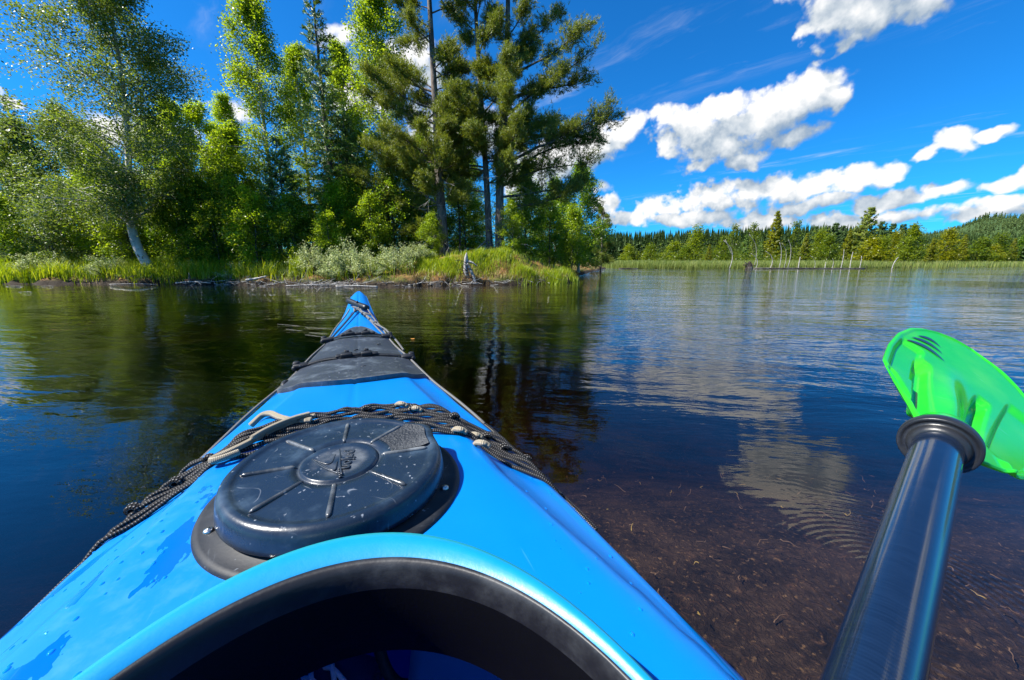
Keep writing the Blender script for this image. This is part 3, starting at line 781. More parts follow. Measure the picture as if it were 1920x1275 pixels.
# -- silvery willow bushes along the water
def bush(name, seed, R, Hh, stems, leaves, lsize):
    rng = np.random.default_rng(seed); w = Geo(); lf = Geo(); pts = []
    for i in range(stems):
        az = rng.uniform(0, 6.283); sp = rng.uniform(.1, 1.0)
        B = limb([math.cos(az) * .08, math.sin(az) * .08, 0], [math.cos(az) * sp * R / Hh, math.sin(az) * sp * R / Hh, 1.0], Hh * rng.uniform(.7, 1.15), rng, 8, .10, .05)
        w.tube(B, np.linspace(.011, .003, 8), 4, cap=False)
        for k in range(6):
            W = limb(on_line(B, np.array([rng.uniform(.3, .95)]))[0], unit(B[-1] - B[0]) + rng.normal(size=3) * .6, Hh * rng.uniform(.15, .38), rng, 4, .15, 0)
            w.tube(W, np.linspace(.004, .002, 4), 3, cap=False); pts.append(W)
        pts.append(B[4:])
    per = leaves // len(pts) + 1
    for W in pts: leaf_quads(lf, on_line(W, rng.uniform(.1, 1, per)) + rng.normal(size=(per, 3)) * .035, lsize, rng, narrow=.42)
    return (w.mesh(name + '_stems', True), lf.mesh(name + '_leaves')), ('dark_bark', 'willow_leaf')
wA = bush('willow_a', 41, .75, .85, 26, 5200, .042); wB = bush('willow_b', 42, .9, .62, 28, 5200, .042)
WILLOW = [(wB, 628, 11.45, .92, 1.05, 'silvery willow bush at the waterside right behind the bow of the kayak'),
          (wA, 745, 11.65, 1.0, 1.0, 'tallest silvery willow bush, right of the bow, with dark bare stems at the water'),
          (wB, 690, 11.35, .85, .95, 'silvery willow bush squeezed between two others right of the bow'),
          (wB, 425, 11.95, .62, .9, 'small silvery bush beside the bright grass left of the bow'),
          (wA, 205, 12.2, .85, .95, 'silvery bush on the bank just left of the leaning birch foot'),
          (wB, 120, 12.6, .9, 1.0, 'wide grey-green bush on the left bank'),
          (wA, 10, 12.9, .95, 1.0, 'grey bush at the left edge of the bank'),
          (wB, 545, 11.7, .55, .8, 'low bluish bush between the bright grass tuft and the driftwood')          ,(wA, 588, 11.75, 1.0, 1.05, 'rounded silvery bush left of the kayak bow tip')
          ,(wB, 660, 11.8, 1.15, 1.3, 'broad silvery bush behind the one right of the bow')
          ,(wA, 782, 12.2, .8, .8, 'silvery bush at the left foot of the single pine')
          ,(wB, 470, 12.2, .9, 1.1, 'grey-green bush under the bright sapling left of the bow')
          ,(wA, 70, 12.4, .9, .9, 'pale bush between the two grey bushes at the far left')
          ,(wB, 350, 12.4, .8, 1.0, 'pale bush behind the grass tufts right of the leaning birch')]
for k, (ms, px, Y, sc, sz, lab) in enumerate(WILLOW):
    plant('willow_bush', *ms, PX(px, Y), Y, lab, 'bush', 'willow bushes along the near waterline', sc=sc, sz=sz * sc, rz=rz(k + 70), names=('stems', 'foliage'))

# -- undergrowth of the wood: a mass nobody could count
rng = np.random.default_rng(77); g = Geo()
n = 420
cx = rng.uniform(-26, 6.5, n); cy = rng.uniform(13.6, 27, n)
dsh, _ = shore_sd(cx, cy); ok = (dsh > 1.6); cx, cy = cx[ok], cy[ok]
cz = ground_z(cx, cy)
for x, y, z in zip(cx, cy, cz):
    hh = rng.uniform(.5, 2.9) if y < 17 else rng.uniform(1.2, 5.2)
    m = int(90 + 50 * hh)
    P = rng.normal(size=(m, 3)) * np.array([.42, .42, .34 * hh]) + np.array([x, y, z + .42 * hh])
    P[:, 2] = np.maximum(P[:, 2], z + .03)
    leaf_quads(g, P, .075, rng)
tag(g.build('undergrowth', M['bright_leaf'], smooth=False), 'dense shaded undergrowth filling the wood behind the waterside trees', 'undergrowth', kind='stuff')

# -- grass
def blades(P, hgt, wid, rng, lean=.5, seg=2, down=False):
    n = len(P); az = rng.uniform(0, 6.283, n); h = hgt * rng.uniform(.55, 1.25, n)
    d = np.stack([np.cos(az), np.sin(az), 0 * az], 1); s = np.stack([-np.sin(az), np.cos(az), 0 * az], 1) * (wid * .5)
    ln = (lean * rng.uniform(.2, 1.0, n) * h)[:, None]
    z = np.zeros((n, 3)); z[:, 2] = h
    A0, A1 = P - s, P + s
    m0 = P + z * .62 + d * ln * .30; B0, B1 = m0 - s * .75, m0 + s * .75
    tip = P + z * (.80 if down else 1.0) + d * ln
    V = np.stack([A0, A1, B1, B0, tip], 1).reshape(-1, 3); k = np.arange(n)[:, None] * 5
    return V, k + np.array([[0, 1, 2, 3]]), k + np.array([[3, 2, 4]])
def scatter(n, x0, x1, y0, y1, rng, dmin, dmax, dens=None):
    x = rng.uniform(x0, x1, n); y = rng.uniform(y0, y1, n); d, _ = shore_sd(x, y); ok = (d > dmin) & (d < dmax)
    if dens is not None: ok &= rng.uniform(size=n) < dens(x, y)
    x, y = x[ok], y[ok]; return np.stack([x, y, ground_z(x, y) - .02], 1)
rng = np.random.default_rng(5); g = Geo()
def gd(x, y):
    f = vnoise(x * .8, y * .8, 30)
    left = (x < -10.0) * 1.0; mid = ((x > -10.0) & (x < -7.2)) * .55; gap = ((x > -7.2) & (x < -2.6)) * .10; right = (x >= -2.6) * .13
    return np.clip((left + mid + gap + right) * (.35 + 1.0 * f), 0, 1)
P = scatter(120000, -24, 2.6, 11.0, 15.0, rng, .12, 1.9, gd)
V, Q, T = blades(P[P[:, 0] < -3.0], .46, .018, rng, .7); g.add(V, Q, T)
V, Q, T = blades(P[P[:, 0] >= -3.0], .20, .012, rng, .9); g.add(V, Q, T)
for (px, Y, n_, h_, r_) in ((560, 11.7, 260, .62, .16), (322, 12.0, 300, .55, .2), (365, 12.1, 300, .5, .25), (1040, 12.0, 1300, .30, .32), (985, 11.8, 1300, .24, .32), (838, 11.65, 1700, .24, .34), (1062, 13.0, 900, .32, .35), (900, 12.2, 1600, .20, .5), (800, 11.9, 900, .24, .3), (940, 12.6, 900, .22, .5)):
    c = rng.normal(size=(n_, 2)) * r_ * .6 + np.array([PX(px, Y), Y]); c = np.column_stack([c, ground_z(c[:, 0], c[:, 1]) - .02])
    V, Q, T = blades(c, h_, .014, rng, .65); g.add(V, Q, T)
tag(g.build('grass', M['grass'], smooth=False), 'bright green grass along the near bank', 'grass', kind='stuff')
g = Geo()
P = scatter(26000, -14, 2.7, 10.5, 15, rng, .02, .75, lambda x, y: np.where(x > -2.9, 1.0, .22))
V, Q, T = blades(P, .22, .012, rng, 1.6, down=True); g.add(V, Q, T)
# withered grass hanging over the edge of the peat
P = scatter(26000, -14, 2.7, 10.4, 15, rng, .00, .16, lambda x, y: np.where(x > -2.6, .95, .25)); P[:, 2] += .10
V, Q, T = blades(P, -.26, .010, rng, .35); V[:, 2] = np.maximum(V[:, 2], .01); g.add(V, Q, T)
tag(g.build('dry_grass', M['dry_grass'], smooth=False), 'withered brown grass hanging over the peat edge below the pines', 'dry grass', kind='stuff')

# -- driftwood along the waterline
rng = np.random.default_rng(9); g = Geo()
for i in range(150):
    px = rng.choice([rng.uniform(300, 460), rng.uniform(440, 820), rng.uniform(520, 700), rng.uniform(820, 1060)]); Y = 11.1
    x = PX(px, 11.0, 0); 
    yy = np.linspace(10.2, 12.5, 60); dd, _ = shore_sd(np.full(60, x), yy); Y = yy[np.argmin(np.abs(dd - rng.uniform(-.22, .12)))]
    az = rng.choice([rng.normal() * .35, math.pi + rng.normal() * .35, rng.uniform(0, 6.28)])
    B = limb([x, Y, rng.uniform(.01, .12)], [math.cos(az), math.sin(az) * .5, rng.uniform(-.12, .30)], rng.uniform(.15, .6), rng, 6, .22, .04)
    B[:, 2] = np.maximum(B[:, 2], .004)
    g.tube(B, np.linspace(rng.uniform(.005, .011), .003, 6), 5)
tag(g.build('driftwood_twigs', M['driftwood'], smooth=True), 'litter of grey twigs washed up along the near waterline', 'driftwood twigs', kind='stuff')
g = Geo()
for i in range(260):
    x = rng.uniform(-13, 2.0); yy = np.linspace(10.2, 13.5, 60); dd, _ = shore_sd(np.full(60, x), yy); Y = yy[np.argmin(np.abs(dd - rng.uniform(-.02, .16)))]
    B = limb([x, Y, rng.uniform(.14, .30)], [rng.normal() * .6, -.5, -.9], rng.uniform(.2, .38), rng, 5, .25, .12); B[:, 2] = np.maximum(B[:, 2], -.03)
    g.tube(B, np.linspace(.007, .003, 5), 4)
tag(g.build('roots', M['black_wood'], smooth=True), 'dark roots hanging from the peat edge into the water', 'roots', kind='stuff')
def log(pts, r, label, mat='driftwood', name='driftwood_branch', twig=0, seed=0, grp='driftwood branches by the near bank', taper=.5):
    g = Geo(); T = smoothline(pts, 18); rg = np.random.default_rng(seed)
    g.tube(T, r * np.linspace(1, taper, 18) * (1 + .15 * rg.normal(size=18)), 8)
    for i in range(twig):
        q = on_line(T, np.array([rg.uniform(.2, .98)]))[0]
        g.tube(limb(q, unit(T[-1] - T[0]) * .5 + rg.normal(size=3) * .7, r * rg.uniform(6, 16), rg, 5, .2, 0), np.linspace(r * .45, r * .15, 5), 5)
    return tag(g.build(name, M[mat]), label, 'driftwood', grp)
def W(px, Y, z): return (PX(px, Y, z), Y, z)
log([W(536, 10.45, .02), W(600, 10.5, .06), W(655, 10.55, .05)], .014, 'long straight grey branch lying in the water left of the bow', twig=4, seed=1)
log([W(575, 10.6, .02), W(592, 10.7, .10), W(606, 10.9, .18)], .018, 'short branch slanting up from the waterline left of the bow', seed=2)
log([W(630, 10.28, .012), W(668, 10.3, .03), W(708, 10.25, .012)], .018, 'bleached white log floating just behind the bow tip', seed=3, taper=.9)
log([W(205, 11.3, .015), W(250, 11.32, .03), W(296, 11.25, .015)], .011, 'pale thin log floating below the leaning birch', seed=4)
log([W(462, 11.0, .16), W(480, 10.9, .20), W(500, 10.95, .27)], .04, 'thick pale root end jutting from the dark bank left of the bow', seed=5)
log([W(330, 11.2, .06), W(360, 11.15, .10), W(395, 11.2, .06)], .02, 'grey branch lying at the waterline right of the leaning birch', twig=5, seed=6)
log([W(765, 10.75, .02), W(790, 10.85, .10), W(800, 11.0, .28)], .015, 'thin bare branch standing out of the water below the tallest willow bush', twig=3, seed=7)

# -- the bleached stump in front of the pines
t = empty('dead_stump', (PX(876, 11.25, .3), 11.25, 0))
tag(t, 'bleached grey forked stump standing at the water edge in front of the pines', 'stump')
rg = np.random.default_rng(4)
g = Geo(); g.tube(smoothline([(.02, .05, -.05), (-.01, .03, .25), (-.04, .02, .5), (-.02, .0, .78), (0, 0, .95)], 16), np.array([.085, .075, .07, .068, .07, .075, .078, .075, .07, .066, .06, .055, .048, .04, .028, .012]), 9)
g.build('trunk', M['driftwood'], t)
g = Geo(); g.tube(smoothline([(0, 0, .62), (.10, -.02, .45), (.20, -.05, .22), (.24, -.08, .05)], 12), np.linspace(.055, .035, 12), 8); g.build('root', M['driftwood'], t)
g = Geo(); g.tube(smoothline([(.02, 0, .70), (.16, -.02, .66), (.30, -.02, .56)], 10), np.linspace(.04, .018, 10), 7); g.build('branch', M['driftwood'], t)
g = Geo(); g.tube(smoothline([(-.02, -.03, .1), (-.12, -.1, .02), (-.28, -.14, .0), (-.42, -.12, -.02)], 10), np.linspace(.03, .014, 10), 6); g.build('root', M['driftwood'], t)
g = Geo()
for i in range(14):
    g.tube(limb([rg.normal() * .05, -.06, rg.uniform(.1, .75)], [rg.normal(), -.4, rg.normal() * .7], rg.uniform(.15, .42), rg, 7, .3, .05), np.linspace(.012, .004, 7), 5)
g.build('twigs', M['black_wood'], t)

# ------------------------------------------------------------------ the far side: reeds, dead stems, bushes, trees, forest, hill
rng = np.random.default_rng(15)
g = Geo()
def reedband(n, dmin, dmax, x0, x1, y0, y1):
    x = rng.uniform(x0, x1, n); y = rng.uniform(y0, y1, n); d, mk = shore_sd(x, y); ok = mk & (d > dmin) & (d < dmax)
    x, y = x[ok], y[ok]; return np.stack([x, y, np.maximum(ground_z(x, y), -.05)], 1)
P = reedband(110000, -.7, 7, 12.6, 55, 42, 62)
V, Q, T = blades(P, .80, .030, rng, .30); g.add(V, Q, T)
P = reedband(60000, -.5, 12, 50, 125, 50, 95)
V, Q, T = blades(P, .85, .055, rng, .30); g.add(V, Q, T)
tag(g.build('reeds', M['reed'], smooth=False), 'green belt of reeds along the far shore', 'reeds', kind='stuff')

def stake(px, Y, h, lean, label, r=.035, bend=0.0, mat='driftwood', fork=False, z0=-.05, name='dead_sapling', grp='bare stems in the reeds by the floating log'):
    x = PX(px, Y, .3); g = Geo()
    T = smoothline([(0, 0, z0), (lean * .15 + bend, 0, h * .35), (lean * .5 + bend * 1.2, 0, h * .72), (lean, 0, h)], 12)
    r *= .72; g.tube(T, r * np.linspace(1.1, .55, 12), 6)
    if fork: g.tube(smoothline([T[5], T[5] + np.array([lean * .25, 0, h * .12]), T[5] + np.array([lean * 1.0, .02, h * .55])], 8), r * np.linspace(.8, .4, 8), 6)
    o = g.build(name, M[mat]); o.location = (x, Y, 0); return tag(o, label, 'dead sapling', grp)
stake(1368, 42.6, 3.1, -1.0, 'tall white forked dead stem leaning left, left of the dark stump', .055, .35, fork=True)
stake(1417, 42.4, 1.7, -.75, 'white stem bowing left directly behind the dark stump', .05, .25)
stake(1413, 44.5, 3.9, -1.0, 'long thin grey stem slanting high above the dark stump', .035, .3)
stake(1444, 42.3, 1.95, -.75, 'white curved stem, first one right of the dark stump', .055, .28)
stake(1461, 42.6, 2.9, -.35, 'pale leaning stem below the far golden spruce', .045, .12)
stake(1470, 43.8, 2.9, -.65, 'slender grey stem right of the pale leaning one', .03, .2)
stake(1477, 44.2, 3.3, -.4, 'long pale stem slanting left in the reeds, top among the bushes', .04, .2)
stake(1497, 42.2, 1.30, .03, 'short thick upright white stake in the middle of the floating log', .075)
stake(1527, 42.5, 1.45, -.7, 'thin grey stem slanting left over the log', .025, .15)
stake(1547, 42.4, .75, .02, 'stubby white stake, shortest by the floating log', .06)
stake(1560, 42.4, 1.15, -.12, 'knobbly grey stem leaning slightly left', .04, .1)
stake(1577, 42.3, 2.1, -.02, 'tallest upright white stake on the right part of the log', .06, .05)
stake(1594, 42.3, 1.85, .02, 'upright white stake second from the right end of the log', .06, -.03)
stake(1612, 42.3, 1.4, -.03, 'short white stake nearest the right end of the log', .055, .04)
stake(1626, 42.2, .42, -.18, 'dark crooked stick at the right end of the floating log', .05, mat='black_wood')
stake(1673, 43.0, 1.25, .42, 'pale leaning split post apart to the right of the log', .06, fork=True)
stake(1448, 42.25, 1.2, .02, 'thin dark upright rod through the left part of the log', .02, mat='dark_bark')
log([W(1412, 42.2, .03), W(1500, 42.05, .05), W(1560, 42.1, .03), W(1622, 42.1, .05)], .085, 'long thin brown log floating along the far reeds', 'dark_bark', 'floating_log', grp='logs floating by the far reeds', seed=11, taper=.7)
log([W(1160, 42.3, .02), W(1178, 42.3, .05), W(1196, 42.3, .03)], .06, 'short dark log floating at the left end of the reeds', 'dark_bark', 'floating_log', grp='logs floating by the far reeds', seed=12)
g = Geo(); rg = np.random.default_rng(8)
g.tube(smoothline([(0, 0, -.1), (.05, 0, .3), (0, 0, .62), (.02, 0, .85)], 10), np.array([.42, .40, .34, .27, .26, .22, .16, .14, .08, .04]), 9)
for i in range(14): g.tube(limb([rg.normal() * .15, 0, rg.uniform(.1, .6)], [rg.normal(), rg.normal() * .5, rg.normal() * .5 + .2], rg.uniform(.3, .8), rg, 5, .25, 0), np.linspace(.07, .02, 5), 5)
o = g.build('root_stump', M['black_wood']); o.location = (PX(1404, 41.6, .2), 41.6, 0); tag(o, 'dark upturned root stump in the water before the far reeds', 'stump')
def twig(name, pts, r, label, mat='black_wood'):
    g = Geo(); g.tube(smoothline(pts, 14), np.linspace(r, r * .5, 14), 5); return tag(g.build(name, M[mat]), label, 'twig')
twig('twig', [W(1188, 20.0, -.02), W(1189, 20.0, .10), W(1184, 20.0, .20), W(1190, 20.05, .30)], .012, 'crooked dark twig standing out of the water right of the wooded point')
twig('reed_stalk', [W(1676, 14, -.02), W(1678, 14, .2), W(1679, 14.0, .50)], .004, 'single thin stalk rising from the open water above the paddle blade', 'dark_bark')

G2 = 'trees and bushes behind the far reeds'
fS = conifer('far_spruce', 51, 10, 2.3, 30, 12, needle=.30, lmat='far_gold')
fT = conifer('far_fir', 52, 10, 2.6, 24, 11, needle=.32, lmat='pine_needle', pw=.6, low=.2)
fB = deciduous('far_birch', 53, [(0, 0, 0), (.1, .1, 2), (0, 0, 5)], .08, 1.6, 30, 4200, .19, t0=.05, up=.8, twigs=5, lmat='bright_leaf', bmat='dark_bark', cloud=.2)
fL = deciduous('far_loose_birch', 54, [(0, 0, 0), (.1, .1, 2), (0, 0, 5)], .05, .95, 24, 1500, .16, t0=.25, up=.9, twigs=4, lmat='bright_leaf', bmat='dark_bark', cloud=.15)
fG = deciduous('far_gold_bush', 55, [(0, 0, 0), (.1, .1, 1.2), (0, 0, 3.2)], .05, 1.5, 26, 3600, .19, t0=.04, up=.5, twigs=5, lmat='far_gold', bmat='dark_bark', cloud=.2)
def htop(py, Y):   # height of a thing at depth Y whose top shows at row py
    v = (637.5 - py) / 693.0
    return H + Y * (-SP + v * CP) / (CP + v * SP)
fC = deciduous('far_tall_birch', 56, [(0, 0, 0), (-.15, .1, 2), (.1, 0, 5)], .07, 1.05, 34, 3600, .18, t0=.03, up=1.2, twigs=5, lmat='bright_leaf', bmat='dark_bark', cloud=.28)
FAR = [
    ('spruce_tree', fS, 10, 1446, 396, 66, 'far_gold', 'golden green spruce standing free behind the dead stems'),
    ('pine_tree', fT, 10, 1614, 390, 70, 'pine_needle', 'tallest far pine with a dense bluish crown, right of the golden spruce'),
    ('birch_tree', fL, 5, 1483, 416, 66, 'far_dark_leaf', 'thin see-through birch just right of the golden spruce'),
    ('birch_tree', fL, 5, 1371, 422, 70, 'far_dark_leaf', 'loose thin birch behind the white forked stem'),
    ('birch_tree', fL, 5, 1407, 420, 74, 'far_dark_leaf', 'slender far birch between the forked stem and the golden spruce'),
    ('bush', fC, 5, 1302, 428, 60, 'far_leaf', 'light green rounded bush standing out before the far dark forest on the left'),
    ('bush', fB, 5, 1352, 447, 58, 'far_dark_leaf', 'green bush directly behind the white forked stem'),
    ('spruce_tree', fS, 10, 1328, 458, 55, 'far_gold', 'low golden young spruce left of the white forked stem'),
    ('spruce_tree', fS, 10, 1394, 440, 62, 'spruce_needle', 'mid green young spruce left of the dark stump'),
    ('spruce_tree', fS, 10, 1424, 452, 60, 'spruce_needle', 'green young spruce at the left foot of the golden spruce'),
    ('spruce_tree', fS, 10, 1506, 438, 58, 'far_gold', 'yellow young spruce above the thick white stake'),
    ('bush', fC, 5, 1532, 434, 62, 'far_leaf', 'light green bush right of the yellow one over the log'),
    ('bush', fB, 5, 1551, 444, 58, 'far_dark_leaf', 'green rounded bush above the right part of the log'),
    ('spruce_tree', fS, 10, 1584, 430, 68, 'far_gold', 'golden young spruce left of the tallest far pine'),
    ('bush', fG, 3.2, 1632, 448, 57, 'far_gold', 'orange tinted bush in front of the tallest far pine'),
    ('bush', fC, 5, 1652, 446, 56, 'far_leaf', 'wide bright bush right of the tallest far pine'),
    ('birch_tree', fB, 5, 1702, 425, 62, 'far_leaf', 'biggest bright birch behind the leaning split post'),
    ('birch_tree', fC, 5, 1672, 437, 66, 'far_gold', 'yellowish birch left of the biggest bright birch'),
    ('spruce_tree', fS, 10, 1742, 446, 66, 'far_gold', 'golden young spruce right of the biggest bright birch'),
    ('bush', fB, 5, 1768, 433, 72, 'far_gold', 'tall golden bush before the wooded hill'),
    ('spruce_tree', fS, 10, 1800, 440, 74, 'far_gold', 'green young spruce below the left slope of the hill'),
    ('bush', fG, 3.2, 1832, 450, 76, 'far_dark_leaf', 'dark green bush below the middle of the hill'),
    ('bush', fC, 5, 1868, 440, 84, 'far_dark_leaf', 'green bush below the hilltop'),
    ('spruce_tree', fS, 10, 1893, 447, 86, 'far_gold', 'golden young spruce close to the right edge below the hill'),
    ('bush', fG, 3.2, 1855, 462, 80, 'far_gold', 'lowest golden bush at the right, just above the reeds'),
    ('bush', fB, 5, 1915, 442, 95, 'dark_leaf', 'dark bush cut by the right edge of the picture'),
    ('bush', fG, 3.2, 1262, 456, 62, 'far_leaf', 'low green bush in the middle of the left marsh'),
    ('bush', fG, 3.2, 1218, 460, 62, 'far_dark_leaf', 'low bush in the marsh near the young pine'),
    ('bush', fG, 3.2, 1178, 462, 60, 'far_leaf', 'low bright bush next to the mouth of the channel'),
    ('bush', fG, 3.2, 1284, 464, 57, 'far_dark_leaf', 'small bush at the left foot of the rounded light bush'),
]
FAR += [('spruce_tree', fT, 10, px, py, Y, 'far_conifer', lab) for (px, py, Y, lab) in (
    (1518, 425, 110, 'dark spruce left of a close group of three in the far forest'), (1542, 424, 112, 'leftmost of three close dark far spruces'), (1556, 419, 110, 'middle and tallest of three close dark far spruces'),
    (1570, 424, 114, 'rightmost of three close dark far spruces'), (1641, 416, 112, 'dark far spruce just right of the tallest far pine'), (1660, 420, 115, 'dark far spruce second right of the tallest far pine'),
    (1680, 421, 118, 'dark far spruce above the yellowish birch'), (1698, 423, 118, 'dark far spruce peeping over the biggest bright birch'))]
for k, (kind, ms, h0, px, py, Y, lm, lab) in enumerate(FAR):
    hh = htop(py, Y); x = PX(px, Y, 1); z = float(ground_z(np.array([x]), np.array([Y]))[0]) - .05
    sc = (hh - z) / h0
    wide = 1.0 if kind != 'bush' else 1.15
    e = plant(kind, *ms, x, Y, lab, {'bush': 'bush'}.get(kind, kind.replace('_', ' ')), G2, sc=sc * wide, sz=sc, rz=rz(k + 90), z=z, lmat=lm, names=('stems', 'foliage') if kind == 'bush' else ('trunk', 'crown'))

# brush that closes the foot of the far trees
rng = np.random.default_rng(33); g = Geo()
for i in range(900):
    az = rng.uniform(math.radians(14), math.radians(55)); y = rng.uniform(54, 92); x = y * math.tan(az)
    d, mk = shore_sd([x], [y])
    if not mk[0] or d[0] < 6: continue
    z = float(ground_z(np.array([x]), np.array([y]))[0]); hh = rng.uniform(1.0, 3.2)
    P = rng.normal(size=(60, 3)) * np.array([.8, .8, .35 * hh]) + np.array([x, y, z + .45 * hh]); P[:, 2] = np.maximum(P[:, 2], z)
    leaf_quads(g, P, .24, rng)
tag(g.build('brushwood', leaf_mat('brush_leaf', [(0, (0.05, 0.10, 0.008)), (.5, (0.10, 0.16, 0.012)), (1, (0.18, 0.22, 0.015))])), 'low green brush behind the far reeds', 'brushwood', kind='stuff')

# far forest: thousands of spruces that read as one mass
def forest(name, P, hts, label, mat, seed, tiers=7, wid=.20):
    rng = np.random.default_rng(seed); n = len(P); k = 7
    g = Geo()
    for t in range(tiers):
        u = t / tiers; az = rng.uniform(0, 6.283, (n, 1)) + np.arange(k)[None] * (6.283 / k) + rng.normal(size=(n, k)) * .25
        R = hts[:, None] * wid * (1 - u) ** .8 * rng.uniform(.55, 1.2, (n, k)) + hts[:, None] * .01
        z0 = hts[:, None] * (.10 + .84 * u) + 0 * az; z1 = z0 - R * .35
        top = z0 + hts[:, None] * .17
        c = np.stack([np.cos(az), np.sin(az)], 2); s = np.stack([-np.sin(az), np.cos(az)], 2)
        tip = np.concatenate([P[:, None, :2] + c * R[..., None], (P[:, None, 2] + z1)[..., None]], 2)
        a = np.concatenate([P[:, None, :2] + s * R[..., None] * .42, (P[:, None, 2] + z0)[..., None]], 2)
        b_ = np.concatenate([P[:, None, :2] - s * R[..., None] * .42, (P[:, None, 2] + z0)[..., None]], 2)
        ap = np.concatenate([np.repeat(P[:, None, :2], k, 1), (P[:, None, 2] + top)[..., None]], 2)
        V = np.stack([a, tip, b_, ap], 2).reshape(-1, 3); m = n * k
        g.add(V, np.arange(m * 4).reshape(m, 4))
    return tag(g.build(name, mat, smooth=False), label, 'forest', kind='stuff')
n = 2600
az = np.radians(rng.uniform(8, 56, n)); r = rng.uniform(150, 330, n) ** 1.0
x, y = r * np.sin(az), r * np.cos(az)
P = np.stack([x, y, ground_z(x, y) - .3], 1)
hts = htop(436, 1.0) * 0 + (r * .074 + 2.0) * rng.uniform(.62, 1.0, n) * (1 - .35 * sstep(np.degrees(az), 40, 47))
forest('forest', P, hts, 'dark spruce forest along the horizon behind the marsh', M['far_conifer'], 3)
n = 7600
az = np.radians(rng.uniform(38, 72, n)); r = rng.uniform(420, 1500, n)
x, y = r * np.sin(az), r * np.cos(az); P = np.stack([x, y, ground_z(x, y) - .5], 1)
forest('hill_forest', P, rng.uniform(4.5, 11, n) * (.6 + .8 * vnoise(x / 70, y / 70, 9)), 'spruce forest covering the hill at the right', leaf_mat('hill_conifer', [(0, (0.045, 0.088, 0.022)), (1, (0.110, 0.165, 0.038))], rough=.8, transl=.1), 4, tiers=4, wid=.30)
n = 40
az = np.radians(rng.normal(50.6, .55, n)); r = rng.uniform(1330, 1390, n)
x, y = r * np.sin(az), r * np.cos(az); P = np.stack([x, y, ground_z(x, y) - .5], 1)
forest('hilltop_grove', P, rng.uniform(12, 24, n), 'dark grove of trees on the hilltop', M['far_conifer'], 5, tiers=5, wid=.3)

# ------------------------------------------------------------------ the kayak (local axes: x to starboard, y towards the bow, z up; its foot stands on the water)
KO, KA = (-.18, .33), math.radians(21.4)
kayak = empty('kayak', (KO[0], KO[1], 0), KA)
tag(kayak, 'bright blue plastic touring kayak with black hatches, pointing across the lake to the wooded bank', 'kayak')

def tab(rows): a = np.array(rows, float); return lambda s: np.interp(s, a[:, 0], a[:, 1])
def smooth_tab(rows):
    a = np.array(rows, float); ss = np.linspace(a[0, 0], a[-1, 0], 400); v = np.interp(ss, a[:, 0], a[:, 1])
    k = np.hanning(21); k /= k.sum(); vp = np.pad(v, 10, mode='reflect', reflect_type='odd'); v = np.convolve(vp, k, 'valid')
    return lambda s: np.interp(s, ss, v)
kw = smooth_tab([(-2.6, .02), (-2.3, .09), (-2, .15), (-1.3, .275), (-.6, .335), (-.19, .342), (0, .329), (.1, .322), (.2, .311), (.35, .290), (.55, .246), (.74, .208), (.87, .184), (.98, .166), (1.3, .118), (1.67, .090), (1.88, .070), (2.1, .050), (2.2, .042), (2.33, .030)])
kzs = smooth_tab([(-2.6, .36), (-2, .29), (-.6, .262), (0, .262), (.35, .270), (.6, .288), (.8, .299), (1.06, .311), (1.36, .326), (1.67, .346), (1.88, .376), (2.1, .424), (2.25, .450), (2.34, .458)])
kzc = smooth_tab([(-2.6, .38), (-2, .335), (-1.2, .32), (-.6, .345), (-.1, .366), (.1, .368), (.35, .353), (.6, .337), (.8, .328), (1.06, .327), (1.36, .343), (1.67, .372), (1.88, .403), (2.1, .446), (2.25, .465), (2.34, .466)])
def bow_round(s): return np.sqrt(np.clip(1 - np.clip((s - 2.16) / .175, 0, 1) ** 2, 0, 1))
def width(s): return kw(s) * bow_round(s) + 1e-4
CRX = np.array([0, .30, .46, .56, .615, .655, .70, .80, .875, .905, .935, .97, 1.0])
CRY = np.array([1, .99, .975, .95, .92, .84, .66, .47, .385, .372, .335, .17, 0])
def deckz(s, t):
    s = np.asarray(s, float); t = np.asarray(t, float)
    q = np.clip(np.abs(t) / width(s), 0, 1)
    sh = np.where(s < .1, .65 + np.clip(.1 - s, 0, .35) * .55, .65)            # where the shoulder crease runs
    q2 = np.where(q < sh, q / sh * .65, .65 + (q - sh) / (1 - sh) * .35)
    f = np.interp(q2, CRX, CRY)
    fl = sstep(s, .55, .95)                                                     # the foredeck is flatter under its hatch
    f = f * (1 - fl) + fl * (1 - q ** 2.6)
    z = kzs(s) + (kzc(s) - kzs(s)) * f
    return z - .0022 * np.exp(-(t / .0035) ** 2) * (s > .3)                     # mould line down the middle

CS, CA, CB = -.32, (.275, .200), (.235, .178)                                   # cockpit centre; outer and inner half axes of the rim
def rim_pt(th, f):
    """f = 0 outer edge of the blue rim, 1 = where the black trim begins, 2 = inside the trim"""
    a = CA[0] + (CB[0] - CA[0]) * f; c = CA[1] + (CB[1] - CA[1]) * f * .6
    back = np.where(np.cos(th) < 0, 1.55, 1.0)
    return c * np.sin(th), CS + a * np.cos(th) * back
def rim_z(s): return .412 + .008 * np.clip((s - CS) / .3, -3, 1) - .004

